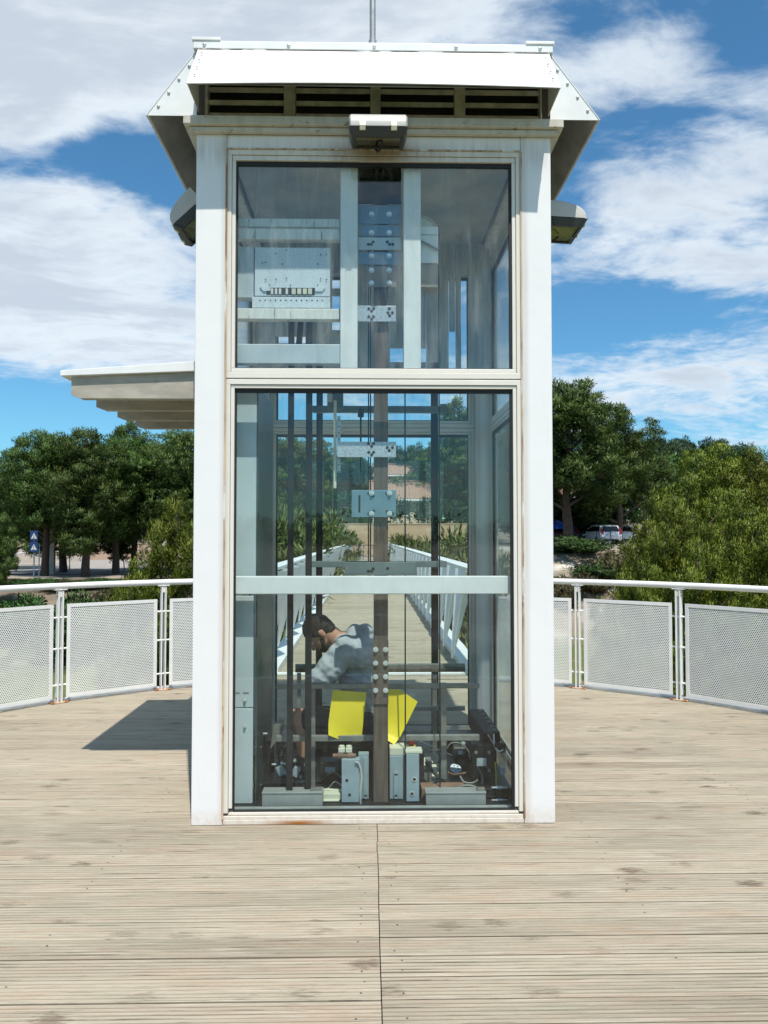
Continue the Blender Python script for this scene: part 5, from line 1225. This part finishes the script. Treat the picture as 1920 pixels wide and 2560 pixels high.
# ------------------------------------------------------------------ tiled house
m_tile = M('terracotta_tiles', (.33, .20, .145), .8, var=.3, scale=9); m_cream2 = M('cream_wall', (.60, .52, .40), .8, var=.06); m_orange = M('orange_wall', (.48, .33, .20), .8, var=.06)
def house(label, x0, x1, y0, y1, ze, zr, wall, zb=0):
    t = thing('house', label, 'house', ((x0 + x1) / 2, y0, zb)); q = MB(); q.box(x0, x1, y0, y1, zb - .5, ze); q.prism([(x0, y0 + .01, ze), (x0, y1 - .01, ze), (x0, (y0 + y1) / 2, zr - .12)], (x1 - x0, 0, 0)); q.build('wall', wall, t)
    q = MB(); n = int((x1 - x0 + .8) / .11); ym = (y0 + y1) / 2; vs = []
    for i in range(n + 1):
        x = x0 - .4 + i * .11; dz = .05 * math.cos(i * math.pi / 1.5) 
        vs += [(x, y0 - .45, ze - .05 + dz), (x, ym, zr + dz), (x, y1 + .45, ze - .05 + dz)]
    q.add(vs, [(3 * i + k, 3 * i + 3 + k, 3 * i + 4 + k, 3 * i + 1 + k) for i in range(n) for k in (0, 1)]); rf_ = q.build('roof', m_tile, t)
    q = MB(); q.tube([(x0 - .45, ym, zr + .06), (x1 + .45, ym, zr + .06)], .1, 8); q.build('ridge', m_tile, rf_)
    q = MB(); q.box(x0 - .4, x1 + .4, y0 - .58, y0 - .46, ze - .26, ze - .10); q.build('gutter', m_white, t)
    return t
yh = 74
hh = house('house with a terracotta tiled roof behind the hedge', P(930, 1240, yh).x, P(1092, 1240, yh).x, yh, yh + 8, P(1000, 1246, yh).z, P(1000, 1204, yh + 4).z, m_cream2)
for px in (968, 1010, 1052):
    a = P(px, 1256, yh); q = MB(); q.box(a.x - .5, a.x + .5, yh - .03, yh + .05, a.z - 1.3, a.z); w_ = q.build('window', m_dark, hh); q = MB(); q.box(a.x - .58, a.x + .58, yh - .08, yh - .031, a.z - 1.4, a.z - 1.301); q.build('sill', m_white, w_)
house('taller orange-walled house behind the tiled roof', P(940, 1200, yh + 12).x, P(1056, 1200, yh + 12).x, yh + 12, yh + 19, P(1000, 1186, yh + 12).z, P(1000, 1160, yh + 15).z, m_orange)
# ------------------------------------------------------------------ barriers at the bridge end
m_dkblue = M('dark_blue_paint', (.02, .035, .085), .45)
def barrier(label, x, y, z, wd, hgt_, rz=0):
    t = local(thing('barrier', label, 'barrier', (x, y, z), 'cross-braced barriers', rz)); q = MB()
    for s_ in (-1, 1): q.box(s_ * wd / 2 - .025, s_ * wd / 2 + .025, -.025, .025, -.2, hgt_ - .03)
    q.each('leg', m_dkblue, t); q = MB(); q.box(-wd / 2 - .06, wd / 2 + .06, -.03, .03, hgt_ - .029, hgt_ + .03); q.box(-wd / 2 + .026, wd / 2 - .026, -.02, .02, .24, .28); q.each('rail', m_dkblue, t)
    q = MB(); q.bar((-wd / 2 + .03, 0, hgt_ - .06), (0, 0, .5), .03, .03); q.bar((wd / 2 - .03, .0, hgt_ - .06), (0, .0, .5), .03, .03); q.bar((-wd / 2 + .03, .032, .3), (0.02, .032, .54), .03, .03); q.bar((wd / 2 - .03, .032, .3), (-.02, .032, .54), .03, .03); q.build('brace', m_dkblue, t); return t
ybr = 50.5
for px, lb in ((889, 'cross-braced barrier at the bridge end, left of the blue post'), (921, 'cross-braced barrier at the bridge end, right of the blue post')):
    barrier(lb, P(px, 1350, ybr).x, ybr, gh(0, ybr) - .02, .75, 1.05)
q = MB(); x = P(897, 1350, 50.1).x; q.cyl((x, 50.1, -.2), (x, 50.1, 1.08), .07, 12); q.cyl((x, 50.1, 1.0801), (x, 50.1, 1.12), .055, 12); tag(q.build('bollard', m_dkblue, smooth=True), 'dark blue bollard between the barriers at the bridge end', 'bollard')
# ------------------------------------------------------------------ street on the left
def at(px, d): y = d - 4.34; x = P(px, 1343, y).x; return x, y, gh(x, y)
x, y, z = at(86, 53.4); t = thing('crossing_sign', 'pair of blue pedestrian crossing signs on a blue post', 'sign', (x, y, z)); m_sblue = M('sign_blue', (.015, .045, .15), .4, var=.04)
q = MB(); q.cyl((x, y, z - .3), (x, y, z + 3.25), .045, 10); q.cyl((x + .22, y + .3, z - .3), (x + .22, y + .3, z + 2.4), .04, 10); q.build('post', M('blue_post', (.10, .15, .21), .4), t, smooth=True)
for k, zc in enumerate((z + 2.95, z + 2.18)):
    q = MB(); q.box(x - .27, x + .27, y - .075, y - .05, zc - .34, zc + .34); pl = q.build('panel', m_sblue, t, bevel=.02)
    q = MB(); q.prism([(x - .2, y - .0765, zc - .2), (x + .2, y - .0765, zc - .2), (x, y - .0765, zc + .2)], (0, -.004, 0)); tr_ = q.build('white_triangle', m_mark, pl)
    q = MB(); q.ell((x + .0, y - .083, zc + .06), (.03, .004, .03), nu=10, nv=6); q.bar((x, y - .083, zc + .03), (x - .02, y - .083, zc - .09), .004, .045); q.bar((x - .02, y - .083, zc - .09), (x - .085, y - .083, zc - .21), .004, .03); q.bar((x - .02, y - .083, zc - .09), (x + .06, y - .083, zc - .2), .004, .03); q.bar((x, y - .083, zc + .02), (x + .07, y - .083, zc - .06), .004, .02); q.build('walking_figure', m_dark, tr_)
x, y, z = at(131, 59); q = MB(); q.prism([(x - .2, y - .17, z - .4), (x + .2, y - .17, z - .4), (x + .2, y + .17, z - .4), (x - .2, y + .17, z - .4)], (0, 0, 6.0)); tag(q.build('concrete_post', M('pale_concrete', (.42, .40, .36), .85, var=.12, scale=3), bevel=.02), 'pale square concrete post beside the thick pine trunk', 'post')
for px, d, lb in ((284, 66, 'thin young street tree tied to a white stake'), (312, 66, 'thin young street tree beside the yellow-green pine')):
    plant('young', px, d, lb, rz=px, h=.9, wd=.9)
x, y, z = at(288, 65.6); q = MB(); q.cyl((x, y, z - .2), (x, y, z + 2.2), .05, 8); tag(q.build('tree_stake', m_wire, smooth=True), 'white wooden stake beside a thin young street tree', 'stake')
for px, d, lb in ((175, 68, 'thin dark street post between the two big pine trunks'), (36, 84, 'thin grey street post on the bend of the side road')):
    x, y, z = at(px, d); q = MB(); q.cyl((x, y, z - .2), (x, y, z + 2.1), .04, 8); q.cyl((x, y, z), (x, y, z + .1), .07, 8); tag(q.build('street_post', m_lampd, smooth=True), lb, 'post', 'thin posts in the street')
# ------------------------------------------------------------------ car park on the right
m_car = M('white_car_paint', (.72, .74, .76), .25, var=.03, coat=.4); m_carg = M('tinted_window', (.008, .009, .011), .08, var=.1); m_tyre = M('tyre', (.012, .012, .012), .8); m_tail = M('tail_light', (.22, .008, .010), .2); m_hub = M('hub_cap', (.3, .3, .32), .35, metal=.6)
def car(label, px, d, rz, paint, z=None):
    x, y, zz = at(px, d); t = local(thing('parked_car', label, 'car', (x, y, zz + .03), 'cars on the terrace', rz))
    L, W_ = 4.4, .87   # local: front towards +y
    side = [(-2.2, .42), (-2.2, .78), (-2.12, 1.0), (1.0, .96), (1.9, .82), (2.2, .62), (2.18, .32), (-2.15, .32)]
    q = MB(); q.prism([(-W_, a, b) for a, b in side], (2 * W_, 0, 0)); q.build('body', paint, t, bevel=.07, smooth=40)
    q = MB(); cab = [(-2.08, .985, W_ - .03), (-1.82, 1.47, W_ - .16), (-.9, 1.54, W_ - .18), (.1, 1.50, W_ - .18), (1.0, .965, W_ - .05)]
    n = len(cab); q.add([(-w_, a, b) for a, b, w_ in cab] + [(w_, a, b) for a, b, w_ in cab], [tuple(range(n)), tuple(range(n, 2 * n))[::-1]] + [(i, (i + 1) % n, n + (i + 1) % n, n + i) for i in range(n)]); q.build('cabin', paint, t, bevel=.05, smooth=40)
    for s_ in (-1, 1):
        q = MB(); q.add([(s_ * (W_ - .035), -1.82, 1.03), (s_ * (W_ - .155), -1.66, 1.40), (s_ * (W_ - .172), -.1, 1.43), (s_ * (W_ - .05), .78, 1.02), (s_ * (W_ - .02), -1.82, 1.035), (s_ * (W_ - .14), -1.66, 1.405), (s_ * (W_ - .157), -.1, 1.435), (s_ * (W_ - .035), .78, 1.025)],
              [(0, 1, 2, 3), (4, 7, 6, 5), (0, 4, 5, 1), (1, 5, 6, 2), (2, 6, 7, 3), (3, 7, 4, 0)]); q.build('side_window', m_carg, t)
        q = MB(); q.prism([(s_ * .83, -2.205, .82), (s_ * .62, -2.225, .82), (s_ * .66, -2.10, 1.08), (s_ * .70, -1.93, 1.36), (s_ * .76, -1.92, 1.36), (s_ * .86, -2.10, 1.05)], (0, -.02, 0)); q.build('tail_light', m_tail, t)
        q = MB(); q.bar((s_ * .62, -1.6, 1.555), (s_ * .62, .0, 1.56), .03, .03); q.build('roof_rail', m_black, t)
        for yy in (-1.35, 1.35):
            q = MB(); q.cyl((s_ * (W_ - .16), yy, .31), (s_ * (W_ + .01), yy, .31), .31, 20); wh = q.build('wheel', m_tyre, t, smooth=True); q = MB(); q.cyl((s_ * (W_ + .0105), yy, .31), (s_ * (W_ + .02), yy, .31), .19, 16); q.build('hub', m_hub, wh, smooth=True)
    q = MB(); q.prism([(-.66, -2.10, 1.04), (.66, -2.10, 1.04), (.58, -1.90, 1.40), (-.58, -1.90, 1.40)], (0, -.03, .012)); q.build('rear_window', m_carg, t)
    q = MB(); q.box(-.55, .55, -2.235, -2.205, .28, .42); q.build('bumper_trim', m_black, t); q = MB(); q.box(-.26, .26, -2.225, -2.202, .70, .81); q.build('number_plate', m_wire, t, bevel=.004); return t
car('white estate car with black roof rails and dark rear window', 1500, 61, R(6), m_car)
car('white car half hidden behind the estate car and the pine', 1544, 65, R(-2), m_car)
car('dark car in the shade beside the tower column', 1408, 63.5, R(36), M('dark_car_paint', (.03, .028, .032), .25, coat=.4))
x, y, z = at(1509, 56.5); barrier('cross-braced dark barrier standing behind the white estate car', x, y, z + .03, 1.05, 1.0)
x, y, z = at(1384, 62); t = thing('parasol', 'bright blue parasol open beside the right tower column', 'parasol', (x, y, z)); zt = P(1384, 1299, y).z
q = MB(); vs = []; n = 16
for j in range(7):
    a = j / 6 * 1.15; vs += [(x + 1.15 / math.sin(1.15) * math.sin(a) * math.cos(2 * math.pi * i / n), y + 1.15 / math.sin(1.15) * math.sin(a) * math.sin(2 * math.pi * i / n), zt - .75 * (1 - math.cos(a)) / (1 - math.cos(1.15))) for i in range(n)]
q.add(vs, [(j * n + i, j * n + (i + 1) % n, (j + 1) * n + (i + 1) % n, (j + 1) * n + i) for j in range(6) for i in range(n)]); q.build('canopy', M('blue_fabric', (.008, .10, .62), .6, var=.05), t, smooth=True)
q = MB(); q.cyl((x, y, z - .1), (x, y, zt + .05), .025, 8); q.build('pole', m_wire, t, smooth=True)
yr = 68.0; zw = P(1440, 1300, yr).z
t = wallthing('garden_wall', 'ochre wall behind the parked cars with a blue gate in it', P(1340, 1300, yr).x, P(1499, 1300, yr).x, yr, gh(16, yr), zw, m_ochre)
for px, lb in ((1505, 0), (1542, 1)):
    a = P(px, 1286, yr); q = MB(); q.box(a.x - .22, a.x + .22, yr - .05, yr + .35, gh(a.x, yr) - .3, a.z); q.build('gate_pillar', m_ochre, t)
    q = MB(); q.box(a.x - .27, a.x + .27, yr - .1, yr + .4, a.z + .001, a.z + .08); q.build('pillar_cap', m_cream2, t)
a = P(1541, 1282, yr); q = MB(); q.ell((a.x, yr + .15, a.z + .09), (.14, .14, .14)); q.build('globe_lamp', m_wire, t, smooth=True)
gt = thing('blue_gate', 'blue wooden gate with a curved top between two ochre pillars', 'gate', (P(1523, 1300, yr).x, yr, gh(21, yr)))
a, b = P(1510, 1296, yr), P(1538, 1296, yr); m_gblue = M('blue_gate_paint', (.02, .14, .30), .5, var=.1)
n = 10; pts = [(a.x, yr + .1, gh(21, yr))] + [(a.x + (b.x - a.x) * i / n, yr + .1, a.z - .15 + .22 * math.sin(math.pi * i / n)) for i in range(n + 1)] + [(b.x, yr + .1, gh(21, yr))]
q = MB(); q.prism(pts, (0, .05, 0)); q.build('leaf', m_gblue, gt); q = MB()
for i in range(1, 8): xx = a.x + (b.x - a.x) * i / 8; q.box(xx - .012, xx + .012, yr + .085, yr + .0995, gh(21, yr), a.z - .1)
q.each('batten', m_gblue, gt)
hv = house('ochre house with a bright blue shutter behind the leafy trees', P(1330, 1280, 76).x, P(1450, 1280, 76).x, 76, 84, P(1400, 1240, 76).z, P(1400, 1205, 80).z, m_ochre, gh(16, 76))
for x0, x1 in ((1387, 1398), (1400, 1412)):
    a, b = P(x0, 1272, 75.9), P(x1, 1298, 75.9); q = MB(); q.box(a.x, b.x, 75.9, 75.97, b.z, a.z); q.build('shutter', m_gblue, hv, bevel=.01)
for k_ in list(KIND.values()):
    if not k_[1]:
        for c_ in children(k_[0]): bpy.data.objects.remove(c_)
        bpy.data.objects.remove(k_[0])
